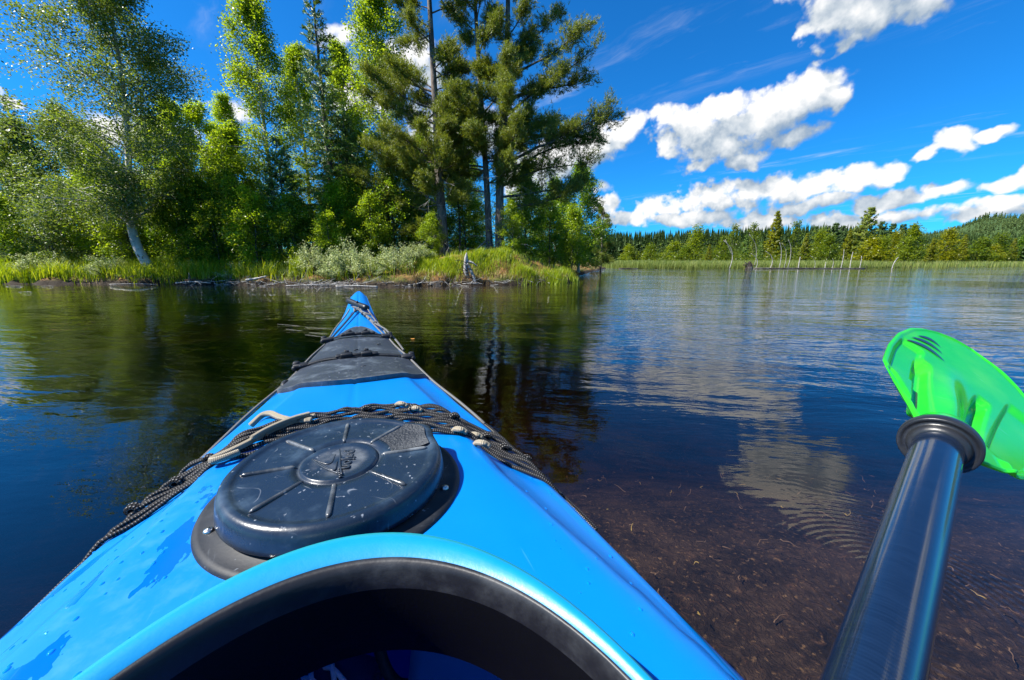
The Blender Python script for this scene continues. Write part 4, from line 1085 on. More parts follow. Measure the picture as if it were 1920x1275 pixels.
def kayak_paint():
    m, b = new_mat('blue_kayak_plastic')
    p = b.new('ShaderNodeTexCoord').outputs['Object']; sp = b.new('ShaderNodeSeparateXYZ'); b.put(sp.inputs[0], p)
    n = b.noise(p, 9.0, 5.0, .6)
    base = b.mix(n, (0.0, 0.158, 0.54), (0.0, 0.186, 0.59))
    # water splashed over the port side: wet shapes and the dried film around them
    q = b.vec('MULTIPLY', p, (1.0, .62, 0)); rt = b.new('ShaderNodeMapping'); rt.inputs['Rotation'].default_value = (0, 0, math.radians(28)); b.put(rt.inputs['Vector'], q)
    w = b.noise(b.vec('MULTIPLY', rt.outputs[0], (1.0, 1.0, 1)), 15.0, 5.0, .55, dist=.4)
    st = b.noise(b.vec('MULTIPLY', rt.outputs[0], (5.5, 1.0, 1)), 11.0, 4.0, .55)
    zone = b.math('MULTIPLY', b.ss(sp.outputs[0], -.07, -.13), b.math('MULTIPLY', b.ss(sp.outputs[1], .30, .12), b.ss(sp.outputs[1], -.6, -.4)))
    inner = b.ss(sp.outputs[0], -.222, -.205)
    zw = b.math('MULTIPLY', zone, b.math('MULTIPLY', b.math('GREATER_THAN', w, .545), inner))
    zs_ = b.math('MULTIPLY', zone, b.math('MULTIPLY', b.math('GREATER_THAN', st, .60), b.math('SUBTRACT', 1.0, inner)))
    wet = b.math('MAXIMUM', zw, zs_)
    rt2 = b.math('MULTIPLY', b.math('GREATER_THAN', b.noise(b.vec('MULTIPLY', p, (2.2, .8, 1)), 26.0, 4.0, .6), .71), b.ss(sp.outputs[0], .18, .24))
    wet = b.math('MAXIMUM', wet, b.math('MULTIPLY', rt2, b.ss(sp.outputs[1], .4, .2)))
    film = b.math('MULTIPLY', b.math('MULTIPLY', zone, inner), b.ss(b.noise(p, 40.0, 5.0, .65), .42, .7))
    c = b.mix(b.math('MULTIPLY', film, .22), base, (0.10, 0.32, 0.64))
    c = b.mix(wet, c, (0.0, 0.104, 0.48))
    sc = b.noise(b.vec('MULTIPLY', p, (60, 5, 20)), 3.0, 3.0, .7)
    rough = b.math('ADD', b.math('MULTIPLY', n, .08), b.math('MULTIPLY_ADD', wet, -.20, .30))
    h = b.math('ADD', b.math('MULTIPLY', b.noise(p, 420.0, 2.0, .5), .12), b.math('ADD', b.math('MULTIPLY', wet, .6), b.math('MULTIPLY', sc, .10)))
    scr = b.math('MAXIMUM', b.ss(b.noise(b.vec('MULTIPLY', p, (150, 9, 10)), 1.0, 2.0, .5), .70, .78), b.ss(b.noise(b.vec('MULTIPLY', b.vec('ADD', p, b.vec('SCALE', b.noise(p, 6.0, 2.0, .5, out='Color'), .2)), (20, 170, 10)), 1.0, 2.0, .5), .74, .80))
    c = b.mix(b.math('MULTIPLY', scr, .16), c, (0.12, 0.36, 0.66))
    pr_ = b.principled(Base_Color=c, Roughness=rough, Specular_IOR_Level=.45, Normal=b.bump(h, .35, .0012))
    tl = b.new('ShaderNodeBsdfTranslucent'); tl.inputs[0].default_value = (0.0, .10, .62, 1)
    mx = b.new('ShaderNodeMixShader'); mx.inputs[0].default_value = .06; b.l.new(pr_, mx.inputs[1]); b.l.new(tl.outputs[0], mx.inputs[2])
    return finish(m, b, mx.outputs[0])
PAINT = kayak_paint()
def plastic(name, col, rough=.4, scuff=(.10, .115, .13), amt=.5, grain=0.0, lines=True, spec=.5):
    m, b = new_mat(name)
    p = b.new('ShaderNodeTexCoord').outputs['Object']
    n = b.noise(p, 16.0, 6.0, .65); f = b.noise(p, 300.0, 2.0, .5)
    c = b.mix(b.math('MULTIPLY', b.ss(n, .48, .78), amt), col, scuff)
    if lines:   # fine scratches and a few curved scrapes
        wp = b.vec('ADD', p, b.vec('SCALE', b.noise(p, 8.0, 2.0, .5, out='Color'), .35))
        l1 = b.noise(b.vec('MULTIPLY', wp, (10, 120, 20)), 1.0, 2.0, .5); l2 = b.noise(b.vec('MULTIPLY', wp, (130, 14, 20)), 1.0, 2.0, .5)
        sp_ = b.noise(p, 120.0, 2.0, .6)
        k = b.math('MAXIMUM', b.ss(b.math('MAXIMUM', l1, l2), .69, .80, 0, .55), b.ss(sp_, .67, .76))
        c = b.mix(b.math('MULTIPLY', k, amt * .9), c, (.26, .29, .33))
    if amt > .85:   # edges rubbed pale
        pt = b.new('ShaderNodeNewGeometry').outputs['Pointiness']; c = b.mix(b.math('MULTIPLY', b.ss(pt, .515, .58), b.math('MULTIPLY', b.ss(n, .35, .6), .55)), c, (.17, .18, .185))
    r = b.math('MULTIPLY_ADD', n, .25, rough - .12)
    return finish(m, b, b.principled(Base_Color=c, Roughness=r, Specular_IOR_Level=spec, Normal=b.bump(f, .25 + grain, .0006 + .0012 * grain)))
BLACKP = plastic('black_rubber', (0.010, 0.012, 0.016), .55, (.05, .055, .065), .6, spec=.3)
LIDM = plastic('scratched_hatch_rubber', (0.009, 0.018, 0.034), .28, (.042, .070, .105), .95)
COVERM = plastic('grey_hatch_cover', (0.028, 0.036, 0.050), .40, (.10, .125, .15), .95, .3)
TRIMM = plastic('worn_black_trim', (0.010, 0.010, 0.012), .45, (.085, .09, .095), .5, 0, lines=False)
WALLM = plastic('black_inner_wall', (0.003, 0.003, 0.004), .5, (.006, .006, .008), .3, 0, lines=False, spec=.15)
METAL = None
m_, b_ = new_mat('screw_steel'); METAL = finish(m_, b_, b_.principled(Base_Color=(.62, .60, .57), Metallic=1.0, Roughness=.28))
def cordmat(name, ca, cb, fr=2600.0, tw=2.0, bumpd=.0012, rough=.75):
    m, b = new_mat(name)
    al = b.new('ShaderNodeAttribute', attribute_name='along').outputs['Fac']; an = b.new('ShaderNodeAttribute', attribute_name='around').outputs['Fac']
    u = b.math('SINE', b.math('MULTIPLY_ADD', al, fr, b.math('MULTIPLY', an, tw))); v = b.math('SINE', b.math('MULTIPLY_ADD', al, -fr, b.math('MULTIPLY', an, tw)))
    k = b.math('MULTIPLY', u, v)
    c = b.mix(b.ss(k, .42, .78), ca, cb)
    return finish(m, b, b.principled(Base_Color=c, Roughness=rough, Specular_IOR_Level=.3, Normal=b.bump(k, .8, bumpd)))
NETM = cordmat('black_braid', (0.004, 0.004, 0.005), (0.26, 0.25, 0.235), 900, 2.0)
COTTON = cordmat('cotton_cord', (0.30, 0.26, 0.19), (0.50, 0.46, 0.37), 1500, 2.0, .0015, .9)
GREYC = cordmat('grey_cord', (0.16, 0.16, 0.155), (0.42, 0.42, 0.40), 2200, 2.0)

# hull and deck in one skin each
st = np.concatenate([np.linspace(-2.6, -.75, 60), np.linspace(-.74, .75, 190), np.linspace(.76, 2.1, 100), np.linspace(2.11, 2.3345, 40)])
fr = np.unique(np.concatenate([np.linspace(0, 1, 34), [.61, .65, .69, .89, .92]])); fr = np.concatenate([-fr[:0:-1], fr])
Sg, Fg = np.meshgrid(st, fr, indexing='ij')
mid = np.array([-.0105, -.006, -.003, 0, .003, .006, .0105])
Tg = Fg * width(Sg)
P = np.stack([Tg, Sg, deckz(Sg, Tg)], 2)
g = Geo(); g.grid(P)
V = np.vstack(g.V); Q = np.vstack(g.Q); cen = V[Q].mean(1)
th = np.arctan2(cen[:, 0] / (CA[1] - .010), (cen[:, 1] - CS) / (CA[0] - .010) / np.where(cen[:, 1] < CS, 1.55, 1))
rad = np.hypot(cen[:, 0] / (CA[1] - .010), (cen[:, 1] - CS) / ((CA[0] - .010) * np.where(cen[:, 1] < CS, 1.55, 1)))
g.Q = [Q[rad > 1][:, ::-1]]
g.build('deck', PAINT, kayak)
hx = np.array([1.0, 1.004, 1.0, .985, .93, .80, .55, .28, 0]); hz = np.array([0, -.05, -.25, -.55, -.80, -.93, -.985, -1.0, -1.02])
keel = smooth_tab([(-2.6, .30), (-2.35, .02), (-2.0, -.06), (-1, -.10), (.8, -.10), (1.5, -.07), (1.8, .0), (2.0, .12), (2.2, .30), (2.335, .44)])
Pp = []
for sgn in (-1, 1):
    w_ = width(st)[:, None]; zs_ = kzs(st)[:, None]; dep = zs_ - keel(st)[:, None]
    Pp.append(np.stack([sgn * hx[None] * w_, np.repeat(st[:, None], 9, 1), zs_ + hz[None] * dep], 2))
Hm = np.concatenate([Pp[0], Pp[1][:, ::-1][:, 1:]], 1)
g = Geo(); g.grid(Hm); g.build('hull', PAINT, kayak)
# gunwale moulding: a soft lip where deck and hull meet
g = Geo()
for sgn in (-1, 1):
    s_ = np.linspace(-2.3, 2.2, 160); g.tube(np.stack([sgn * (width(s_) + .0005), s_, kzs(s_) - .004], 1), .0045, 8)
g.build('gunwale', PAINT, kayak)

# cockpit rim
thv = np.linspace(0, 2 * np.pi, 160, endpoint=False)
def ringmesh(prof, name, mat):
    rows = []
    for f, dz in prof:
        x, y = rim_pt(thv, f); rows.append(np.stack([x, y, rim_z(y) + dz + 0 * x], 1))
    g = Geo(); g.grid(np.array(rows)[:, ::-1], True); return g.build(name, mat, kayak)
def coaming_mat():
    m, b = new_mat('sunbleached_blue_rim')
    p = b.new('ShaderNodeTexCoord').outputs['Object']; gn = b.new('ShaderNodeNewGeometry').outputs['Normal']
    n = b.noise(p, 35.0, 5.0, .7); big = b.noise(p, 7.0, 3.0, .6); sp = b.new('ShaderNodeSeparateXYZ'); b.put(sp.inputs[0], gn)
    c = b.mix(n, (0.0, 0.19, 0.50), (0.006, 0.24, 0.52))
    at = b.new('ShaderNodeAttribute', attribute_name='edge').outputs['Fac']
    c = b.mix(b.math('MULTIPLY', b.ss(b.math('MULTIPLY_ADD', big, .5, at),   .50, .95), .9), c, (0.014, 0.26, 0.29))
    return finish(m, b, b.principled(Base_Color=c, Roughness=.38, Specular_IOR_Level=.4, Normal=b.bump(n, .35, .0012)))
prof = [(-.36, -.080), (-.26, -.050), (-.14, -.028), (-.03, -.015), (.10, -.006), (.25, -.001), (.45, .001), (.65, .0), (.85, -.003), (1.0, -.006), (1.06, -.012)]
co = ringmesh(prof, 'cockpit_rim', coaming_mat())
ed = np.repeat(np.array([max(0, 1 - abs(f - .16) / .42) for f, _ in prof]), 160); at = co.data.attributes.new('edge', 'FLOAT', 'POINT'); at.data.foreach_set('value', ed.astype(np.float32))
ringmesh([(.97, -.014), (1.0, -.003), (1.06, .0015), (1.12, .0022), (1.19, .001), (1.25, -.004), (1.28, -.011), (1.29, -.020)], 'rim_trim', TRIMM)
ringmesh([(1.29, -.020), (1.28, -.036), (1.22, -.055), (1.1, -.075), (.9, -.10)], 'inner_wall', WALLM)
# inside: floor, thigh pad, brace strap
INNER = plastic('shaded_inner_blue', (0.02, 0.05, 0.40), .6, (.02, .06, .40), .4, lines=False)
g = Geo(); s_ = np.linspace(-1.6, 1.4, 40); t_ = np.linspace(-.88, .88, 15); A_, B_ = np.meshgrid(s_, t_, indexing='ij')
g.grid(np.stack([B_ * width(A_), A_, .014 + .03 * np.abs(B_) ** 3], 2)[:, ::-1]); g.build('floor', INNER, kayak)
g = Geo(); u = np.linspace(0, 1, 16); v = np.linspace(0, 1, 10); A_, B_ = np.meshgrid(u, v, indexing='ij')
g.grid(np.stack([.055 + .20 * A_ + .03 * B_, .02 - .16 * A_ + .02 * B_, .055 + .19 * B_ + 0 * A_], 2)); o = g.build('thigh_pad', plastic('dark_blue_pad', (0.03, 0.16, 0.36), .7, (.03, .15, .3), .4, lines=False), kayak)
md = o.modifiers.new('thick', 'SOLIDIFY'); md.thickness = .012
g = Geo(); g.tube(smoothline([(.02, .06, .22), (.035, .03, .15), (.06, .02, .125), (.10, .03, .13), (.12, .06, .20)], 20), .007, 8); g.build('brace_strap', BLACKP, kayak)

# round day hatch
HC = np.array([0.0, .107]); HZ = .352
def lathe(prof, n=96, c=HC):
    g = Geo(); a = np.linspace(0, 2 * np.pi, n, endpoint=False); pr = np.array(prof)
    g.grid(np.stack([c[0] + pr[:, :1] * np.sin(a), c[1] + pr[:, :1] * np.cos(a), pr[:, 1:] + 0 * a], 2), True); return g
g = lathe([(.150, .330), (.150, .3665), (.148, .370), (.143, .3715), (.118, .372), (.116, .378), (.110, .378)])
fl = g.build('hatch_ring', BLACKP, kayak)
def lid_extra(a): return .011 * np.exp(-((a - math.radians(64)) / .16) ** 2)
a = np.linspace(0, 2 * np.pi, 192, endpoint=False); rows = []
for r_, z_, k in [(.1245, .3755, 0), (.1285, .376, 0), (.1295, .378, 0), (.1292, .383, 0), (.1280, .390, .3), (.1268, .397, .7), (.1245, .4025, 1), (.1205, .4055, 1), (.1155, .4060, 1), (.1125, .4045, .9), (.1100, .4030, .4), (.1060, .4026, 0), (.060, .4040, 0), (.0525, .4043, 0), (.0500, .4020, 0), (.0470, .4008, 0), (.0455, .4012, 0), (.0446, .4040, 0), (.0425, .4046, 0), (.0400, .4040, 0), (.02, .4045, 0), (.0, .4046, 0)]:
    r = r_ + lid_extra(a) * k; rows.append(np.stack([HC[0] + r * np.sin(a), HC[1] + r * np.cos(a), z_ + .030 * (r * np.cos(a)) * min(1, max(0, (z_ - .376) / .02))], 1))
g = Geo(); g.grid(np.array(rows), True)
lid = g.build('hatch_lid', LIDM, kayak)
RIBM = plastic('worn_rib', (.016, .022, .030), .25, (.22, .24, .25), .9)
for k in range(8):
    an = math.radians(45 * k + 3); d = np.array([math.sin(an), math.cos(an)]); g = Geo(); r = np.linspace(.050, .1085, 16); rw = np.interp(r, [.050, .054, .104, .1085], [.0012, .0030, .0030, .0012])
    pts = np.column_stack([HC[0] + d[0] * r, HC[1] + d[1] * r, .4032 + .030 * d[1] * r]); g.tube(pts, rw, 10); g.build('rib', RIBM, lid)
# grained sector with the pull tab
g = Geo(); a_ = np.radians(np.linspace(51, 90, 26)); r = np.linspace(.062, .112, 14); A_, R_ = np.meshgrid(a_, r, indexing='ij'); R2 = R_ + lid_extra(A_) * (R_ - .062) / .05 * 1.0
g.grid(np.stack([HC[0] + R2 * np.sin(A_), HC[1] + R2 * np.cos(A_), np.interp(R_, [.062, .10, .112], [.4048, .4046, .4075]) + .030 * R2 * np.cos(A_)], 2)); g.build('pull_tab', plastic('grained_tab', (0.018, 0.022, 0.028), .6, (.06, .065, .07), .8, 1.2, lines=False), lid)
# embossed maker's mark
cu = bpy.data.curves.new('mark', 'FONT'); cu.body = 'prijon'; cu.size = .020; cu.align_x = 'CENTER'; cu.align_y = 'CENTER'; cu.extrude = .0007; cu.bevel_depth = .0003; cu.shear = .15
tmp = bpy.data.objects.new('tmp', cu); me = bpy.data.meshes.new_from_object(tmp); bpy.data.objects.remove(tmp); bpy.data.curves.remove(cu)
o = link('lettering', me, plastic('embossed_grey', (0.022, 0.030, 0.042), .35, (.09, .10, .12), .6, lines=False), lid); o.location = (HC[0] + .0115, HC[1] - .002, .4050); o.rotation_euler = (0, 0, math.radians(-97))
g = Geo(); g.tube(smoothline([(-.002, .030, .4044), (.000, .008, .4049), (.001, -.014, .4049), (.004, -.038, .4049)], 16), .0011, 6)
for (x0, y0, x1, y1, x2, y2) in ((-.033, .014, -.012, -.006, -.006, .016), (-.027, .006, -.006, -.024, -.003, -.004), (-.033, .014, -.018, -.012, .001, -.034)):
    g.tube(smoothline([(x0, y0, .4046), (x1, y1, .4047), (x2, y2, .4044)], 14), .0010, 6)
for k in range(5): g.box((.0005 + .0006 * k, -.028 - .0045 * k + .004, .4048), (.004, .0022, .0016))
g.V = [v + np.array([HC[0], HC[1], 0]) for v in g.V]
g.build('emblem', bpy.data.materials['embossed_grey'], lid)
for k in range(8):
    an = math.radians(45 * k + 116); c = HC + (.1345) * np.array([math.sin(an), math.cos(an)])
    g = lathe([(.0050, .3714), (.0050, .3728), (.0042, .3740), (.003, .3744), (.0, .3745)], 18, c); g.box((c[0], c[1], .3746), (.0052, .0012, .0006)); g.box((c[0], c[1], .3747), (.0012, .0052, .0006)); g.build('screw', METAL, fl)

# big fore hatch cover and its straps
t_ = np.linspace(-1, 1, 49); v = np.linspace(0, 1, 60); T_, V_ = np.meshgrid(t_, v, indexing='ij')
s0 = .660 + .085 * T_ ** 2; s1 = 1.475 - .20 * T_ ** 2; S_ = s0 + (s1 - s0) * V_; X_ = T_ * width(S_) * .955
step = .004 * sstep(S_, .945, .955) + .003 * sstep(S_, 1.27, 1.28)
top = np.stack([X_, S_, deckz(S_, X_) + .012 - step + .002 * (1 - T_ ** 2)], 2)
loop = np.concatenate([top[:, 0], top[-1, 1:], top[::-1, -1][1:], top[0, ::-1][1:-1]])
low = loop.copy(); low[:, 2] -= .016; low[:, 0] *= 1.004
g = Geo(); g.grid(top[:, ::-1]); g.grid(np.stack([loop, low], 0)[:, ::-1], True)
cover = g.build('hatch_cover', COVERM, kayak)
for (t0, s2) in ((.15, .80), (-.1, 1.05), (.7, 1.12)):   # small moulded nubs
    g = Geo(); g.tube(np.array([[t0 * .1, s2, float(deckz(s2, t0 * .1)) + .013], [t0 * .1 + .014, s2 + .003, float(deckz(s2, t0 * .1)) + .0135]]), .002, 6); g.build('nub', BLACKP, cover)
def strap(sc, nm):
    s_root = empty(nm); s_root.parent = kayak
    w_ = float(width(sc))
    t = np.linspace(-1, 1, 30); x = t * (w_ + .012)
    zt = np.where(np.abs(x) < w_, deckz(sc + 0 * x, np.clip(x, -w_, w_)) + .0155, kzs(sc) + .012)
    zt = np.maximum(zt, kzs(sc) + .010)
    g = Geo(); pr = []
    for dy, dz in ((-.013, 0), (-.013, .003), (.013, .003), (.013, 0)): pr.append(np.stack([x, sc + dy + .003 * np.sin(t * 9), zt + dz], 1))
    g.grid(np.array(pr), False); g.build('webbing', NETM if False else BLACKP, s_root, smooth=False)
    zc_ = float(kzc(sc)) + .022
    g = Geo(); g.box((-.030, sc, zc_), (.036, .034, .014)); g.box((.032, sc, zc_), (.034, .036, .015)); g.box((0.002, sc, zc_ - .001), (.040, .018, .009)); g.box((-.030, sc + .013, zc_ + .007), (.016, .012, .012)); g.box((.032, sc + .013, zc_ + .008), (.016, .012, .012)); g.box((.058, sc, zc_ - .002), (.022, .028, .009)); g.box((-.054, sc, zc_ - .002), (.020, .028, .009))
    g.build('buckle', BLACKP, s_root, smooth=False, bevel=.004)
    for sg in (-1, 1):
        g = Geo(); c = (sg * (w_ - .006), sc, float(kzs(sc)) + .020)
        g.box(c, (.046, .034, .016)); g.box((c[0] + sg * .014, sc + .006, c[2] + .007), (.020, .026, .014)); g.tube(np.array([[c[0] + sg * .018, sc - .02, c[2] - .004], [c[0] + sg * .018, sc + .024, c[2] - .004]]), .008, 10)
        g.build('strap_end', BLACKP, s_root, smooth=False, bevel=.006)
    return s_root
strap(.945, 'strap'); strap(1.285, 'strap')

# deck net: braided cords pulled together in front of the round hatch
rg = np.random.default_rng(12)
net = empty('deck_net'); net.parent = kayak
NS = 11
for i in range(NS):
    u = i / (NS - 1)
    sL, sA, sC, sB, sR = .185 + .20 * u ** 1.2, .262 + .130 * u, .288 + .135 * u, .205 + .165 * u, .085 + .19 * u
    t = np.linspace(-1, 1, 110)
    base = smoothline([(-1, sL, 0), (-.62, sA, 0), (0.08, sC, 0), (.62, sB, 0), (1, sR, 0)], 110)
    s = np.interp(t, base[:, 0], base[:, 1])
    amp = .0085 * np.sin(np.pi * np.clip((t + 1) / 2, 0, 1)) ** .4
    s = s + amp * (1 if i % 2 else -1) * np.sin((t + 1) * 3.1415 * 4.5 + .4) + rg.normal() * .002
    x = t * (width(s) + .004)
    z = deckz(s, np.clip(x, -width(s), width(s))) + .0045 + .0018 * (i % 2) + .002 * np.sin(t * 31 + i)
    g = Geo(); g.tube(np.stack([x, s, z], 1), .0034, 8, ats=True); g.build('cord', NETM, net)
for (s_, x_) in ((.30, .19), (.262, .243), (.215, .262), (.205, .302), (.345, -.22), (.30, -.25), (.26, -.285), (.39, .03), (.36, .12)):
    g = Geo(); z_ = float(deckz(s_, x_)) + .010
    k = np.linspace(0, 4 * np.pi, 26); g.tube(np.stack([x_ + .007 * np.cos(k), s_ - .006 + k * .001, z_ + .006 * np.sin(k)], 1), .0034, 7, ats=True); g.build('knot', NETM, net)
g = Geo()
for sg in (-1, 1):
    s_ = np.linspace(-.30 if sg < 0 else .02, .42, 60); g.tube(np.stack([sg * (width(s_) + .004), s_, kzs(s_) + .006 + .001 * np.sin(s_ * 40)], 1), .0042, 8, ats=True)
g.build('edge_cord', NETM, net)
# white cotton cord knotted through the net
def oncord(pts, lift): return np.array([(x, s, float(deckz(s, x)) + lift) for s, x in pts])
for pts, lift, r in (([(.452, -.186), (.466, -.168), (.455, -.150), (.42, -.129), (.392, -.108), (.372, -.085), (.368, -.066)], .010, .0060),
                     ([(.385, -.062), (.378, -.085), (.361, -.105), (.338, -.128), (.305, -.145), (.276, -.165), (.262, -.183), (.252, -.182), (.252, -.168), (.262, -.152)], .012, .0052),
                     ([(.378, -.07), (.368, -.09), (.35, -.11), (.322, -.130), (.295, -.142)], .020, .0044)):
    g = Geo(); g.tube(smoothline(oncord(pts, lift), 70), r, 10, ats=True); g.build('cotton_cord', COTTON, net)
for (s_, x_) in ((.392, .098), (.352, .122), (.215, .180), (.165, .205), (.240, .215)):
    k = np.linspace(0, 1, 14); g = Geo(); g.tube(np.stack([x_ + .022 * (k - .5), s_ - .016 * (k - .5) + .002 * np.sin(k * 9), float(deckz(s_, x_)) + .007 + .006 * np.sin(k * np.pi)], 1), .0040 + .0012 * np.sin(k * np.pi), 8, ats=True); g.build('cotton_end', COTTON, net)

# deck lines along both edges up to the bow, toggle handle
for sg in (-1, 1):
    s_ = np.linspace(.40, 1.80, 70); k = sstep(s_, 1.45, 1.80); x = sg * (width(s_) + .002 - k * .035)
    g = Geo(); g.tube(np.stack([x, s_, kzs(s_) + .008 + k * .034 + .003 * np.sin(s_ * 14 + sg)], 1), .0036, 7, ats=True); g.build('deck_line', GREYC, kayak)
    s_ = np.linspace(1.30, 1.80, 30); k = (s_ - 1.30) / .5; x = sg * (width(1.30) * .93 * (1 - k) + .008 * k)
    g = Geo(); g.tube(np.stack([x, s_, np.maximum(deckz(s_, x), 0) + .010 + .004 * k], 1), .0036, 7, ats=True); g.build('deck_line', plastic('dark_line', (.03, .03, .032), .6, lines=False) if sg < 0 else GREYC, kayak)
hd = empty('bow_handle'); hd.parent = kayak
a0, a1 = np.array([-.055, 1.965, .437]), np.array([.045, 1.775, .410])
ax = (a1 - a0) / np.linalg.norm(a1 - a0); u = np.linspace(0, 1, 12); g = Geo(); g.tube(a0 + (a1 - a0) * u[:, None], .0165 * np.interp(u, [0, .04, .5, .96, 1], [.85, 1, .93, 1, .85]), 16); g.build('grip', plastic('black_grip', (.006, .008, .010), .4, (.03, .035, .04), .4, lines=False), hd)
g = Geo(); pc = (a0 + a1) / 2 + np.array([0, -.02, .012]); g.tube(np.array([pc, pc + np.array([0, -.004, .006])]), .006, 10); g.build('eyelet', plastic('deep_black', (.002, .002, .002), .6, lines=False), hd)
g = Geo(); zb = lambda s, x: float(deckz(s, x))
g.tube(smoothline([(-.03, 1.86, zb(1.86, -.03) + .012), (-.012, 1.80, zb(1.8, -.01) + .022), (.012, 1.76, zb(1.76, 0) + .014), (.034, 1.70, zb(1.7, .03) + .018), (.058, 1.68, zb(1.68, .05) + .016)], 30), .0045, 8, ats=True)
g.tube(smoothline([(-.018, 1.84, zb(1.84, 0) + .016), (-.02, 1.79, zb(1.79, 0) + .010), (0, 1.78, zb(1.78, 0) + .018), (.0, 1.82, zb(1.8, 0) + .02)], 24), .0045, 8, ats=True)
g.tube(smoothline([(.008, 1.76, zb(1.76, 0) + .014), (.04, 1.66, zb(1.66, .04) + .016), (.075, 1.50, zb(1.5, .07) + .018), (.115, 1.40, .352), (.150, 1.26, .325), (.172, 1.16, .300)], 44), .0042, 8, ats=True)
for s_ in (1.71, 1.66, 1.58, 1.50):
    k = np.linspace(0, 4 * np.pi, 24); g.tube(np.stack([.008 + (1.76 - s_) * .26 + .006 * np.cos(k), s_ + k * .0012, zb(s_, .03) + .013 + .006 * np.sin(k)], 1), .0036, 7, ats=True)
g.build('knotted_cord', GREYC, hd)

# recessed fittings on the edges
for (sg, s_) in ((1, -.055), (-1, .80)):
    x_ = sg * (float(width(s_)) - .010); g = Geo(); g.tube(smoothline([(x_ - sg * .006, s_ + .030, float(kzs(s_)) + .004), (x_, s_ + .012, float(kzs(s_)) + .014), (x_ + sg * .002, s_ - .012, float(kzs(s_)) + .013), (x_ - sg * .001, s_ - .030, float(kzs(s_)) + .001)], 16), np.interp(np.linspace(0, 1, 16), [0, .3, .7, 1], [.003, .0085, .0085, .003]), 10); g.build('deck_fitting', BLACKP, kayak)
s_ = np.linspace(-.118, -.36, 30); xo = width(s_) - .013; wv = .010 * np.sin(np.linspace(0.05, np.pi, 30)) ** .6
g = Geo(); g.grid(np.stack([np.stack([xo - wv, s_, deckz(s_, xo - wv) + .0012], 1), np.stack([xo + wv * .6, s_, deckz(s_, xo + wv * .6) + .0014], 1)], 0)); g.build('edge_sticker', plastic('grey_sticker', (.02, .022, .026), .3, (.30, .32, .34), .95, lines=False), kayak)
# beads of water on the deck
rg = np.random.default_rng(3); g = Geo()
for i in range(150):
    s_ = rg.uniform(-.25, .30); x_ = -rg.uniform(.13, .30) if i < 110 else rg.uniform(.2, .32)
    if abs(x_) > width(s_) - .01 or (x_ / CA[1]) ** 2 + ((s_ - CS) / (CA[0] + .04)) ** 2 < 1.1 or np.hypot(x_, s_ - .107) < .16: continue
    r = rg.uniform(.0009, .0024); a = np.linspace(0, 2 * np.pi, 10, endpoint=False); ph = np.linspace(0, np.pi / 2, 5); c = (x_, s_, float(deckz(s_, x_)) - .0002)
    g.grid(np.stack([c[0] + r * np.cos(ph)[:, None] * np.cos(a), c[1] + r * 1.3 * np.cos(ph)[:, None] * np.sin(a), c[2] + .55 * r * np.sin(ph)[:, None] + 0 * a], 2), True)
m_, b_ = new_mat('water_bead'); o = g.build('water_beads', finish(m_, b_, b_.principled(Base_Color=(0.0, .16, .62), Roughness=.03, Specular_IOR_Level=.8)), kayak)
o['kind'] = 'stuff'

# ------------------------------------------------------------------ shoe lying in the cockpit
shoe = empty('sneaker', (0, 0, 0)); lx, ly = -.105, .045
shoe.location = (KO[0] + lx * math.cos(KA) - ly * math.sin(KA), KO[1] + lx * math.sin(KA) + ly * math.cos(KA), .045); shoe.rotation_euler = (.0, 0, KA + math.radians(-62))
tag(shoe, 'dark sneaker with loose pale blue laces lying in the shaded cockpit', 'shoe')
u = np.linspace(0, 1, 26); a = np.linspace(0, 2 * np.pi, 24, endpoint=False)
hw = np.interp(u, [0, .05, .2, .45, .7, .9, 1], [.012, .030, .036, .036, .045, .036, .008]); hh = np.interp(u, [0, .06, .3, .42, .7, .92, 1], [.02, .092, .098, .085, .052, .034, .012])
rows = np.stack([hw[:, None] * np.sign(np.cos(a)) * np.abs(np.cos(a)) ** .7, np.repeat((u * .28 - .14)[:, None], 24, 1), .02 + hh[:, None] * (.5 + .5 * np.sin(a))], 2)
g = Geo(); g.grid(rows[:, ::-1], True); g.build('upper', plastic('dark_fabric', (.02, .03, .12), .85, (.03, .05, .18), .5, lines=False), shoe)
rows = np.stack([(hw[:, None] + .005) * np.sign(np.cos(a)) * np.abs(np.cos(a)) ** .5, np.repeat((u * .29 - .145)[:, None], 24, 1), .012 + .012 * np.sin(a)[None] + 0 * hw[:, None]], 2)
g = Geo(); g.grid(rows[:, ::-1], True); g.build('sole', plastic('sole_rubber', (.02, .03, .09), .6, lines=False), shoe)
lc = new_mat('lace'); LACE = finish(lc[0], lc[1], lc[1].principled(Base_Color=(.7, .75, .85), Roughness=.8)); g = Geo()
for k in range(5):
    y = -.03 + .026 * k; z = .02 + float(np.interp((y + .14) / .28, u, hh)) + .004
    g.tube(smoothline([(-.026, y, z - .014), (0, y + .008, z + .001), (.026, y + .016, z - .014)], 12), .0032, 6); g.tube(smoothline([(.026, y, z - .014), (0, y + .008, z + .003), (-.026, y + .016, z - .014)], 12), .0032, 6)
g.tube(smoothline([(0, -.03, .105), (.03, -.05, .13), (.06, -.03, .12), (.05, 0, .10), (.01, -.01, .105)], 24), .0030, 6); g.tube(smoothline([(0, -.03, .105), (-.03, -.06, .135), (-.06, -.05, .12), (-.05, -.01, .10)], 24), .0030, 6); g.tube(smoothline([(0, -.03, .105), (.02, .02, .10), (.07, .05, .08)], 16), .0030, 6)
g.build('laces', LACE, shoe)

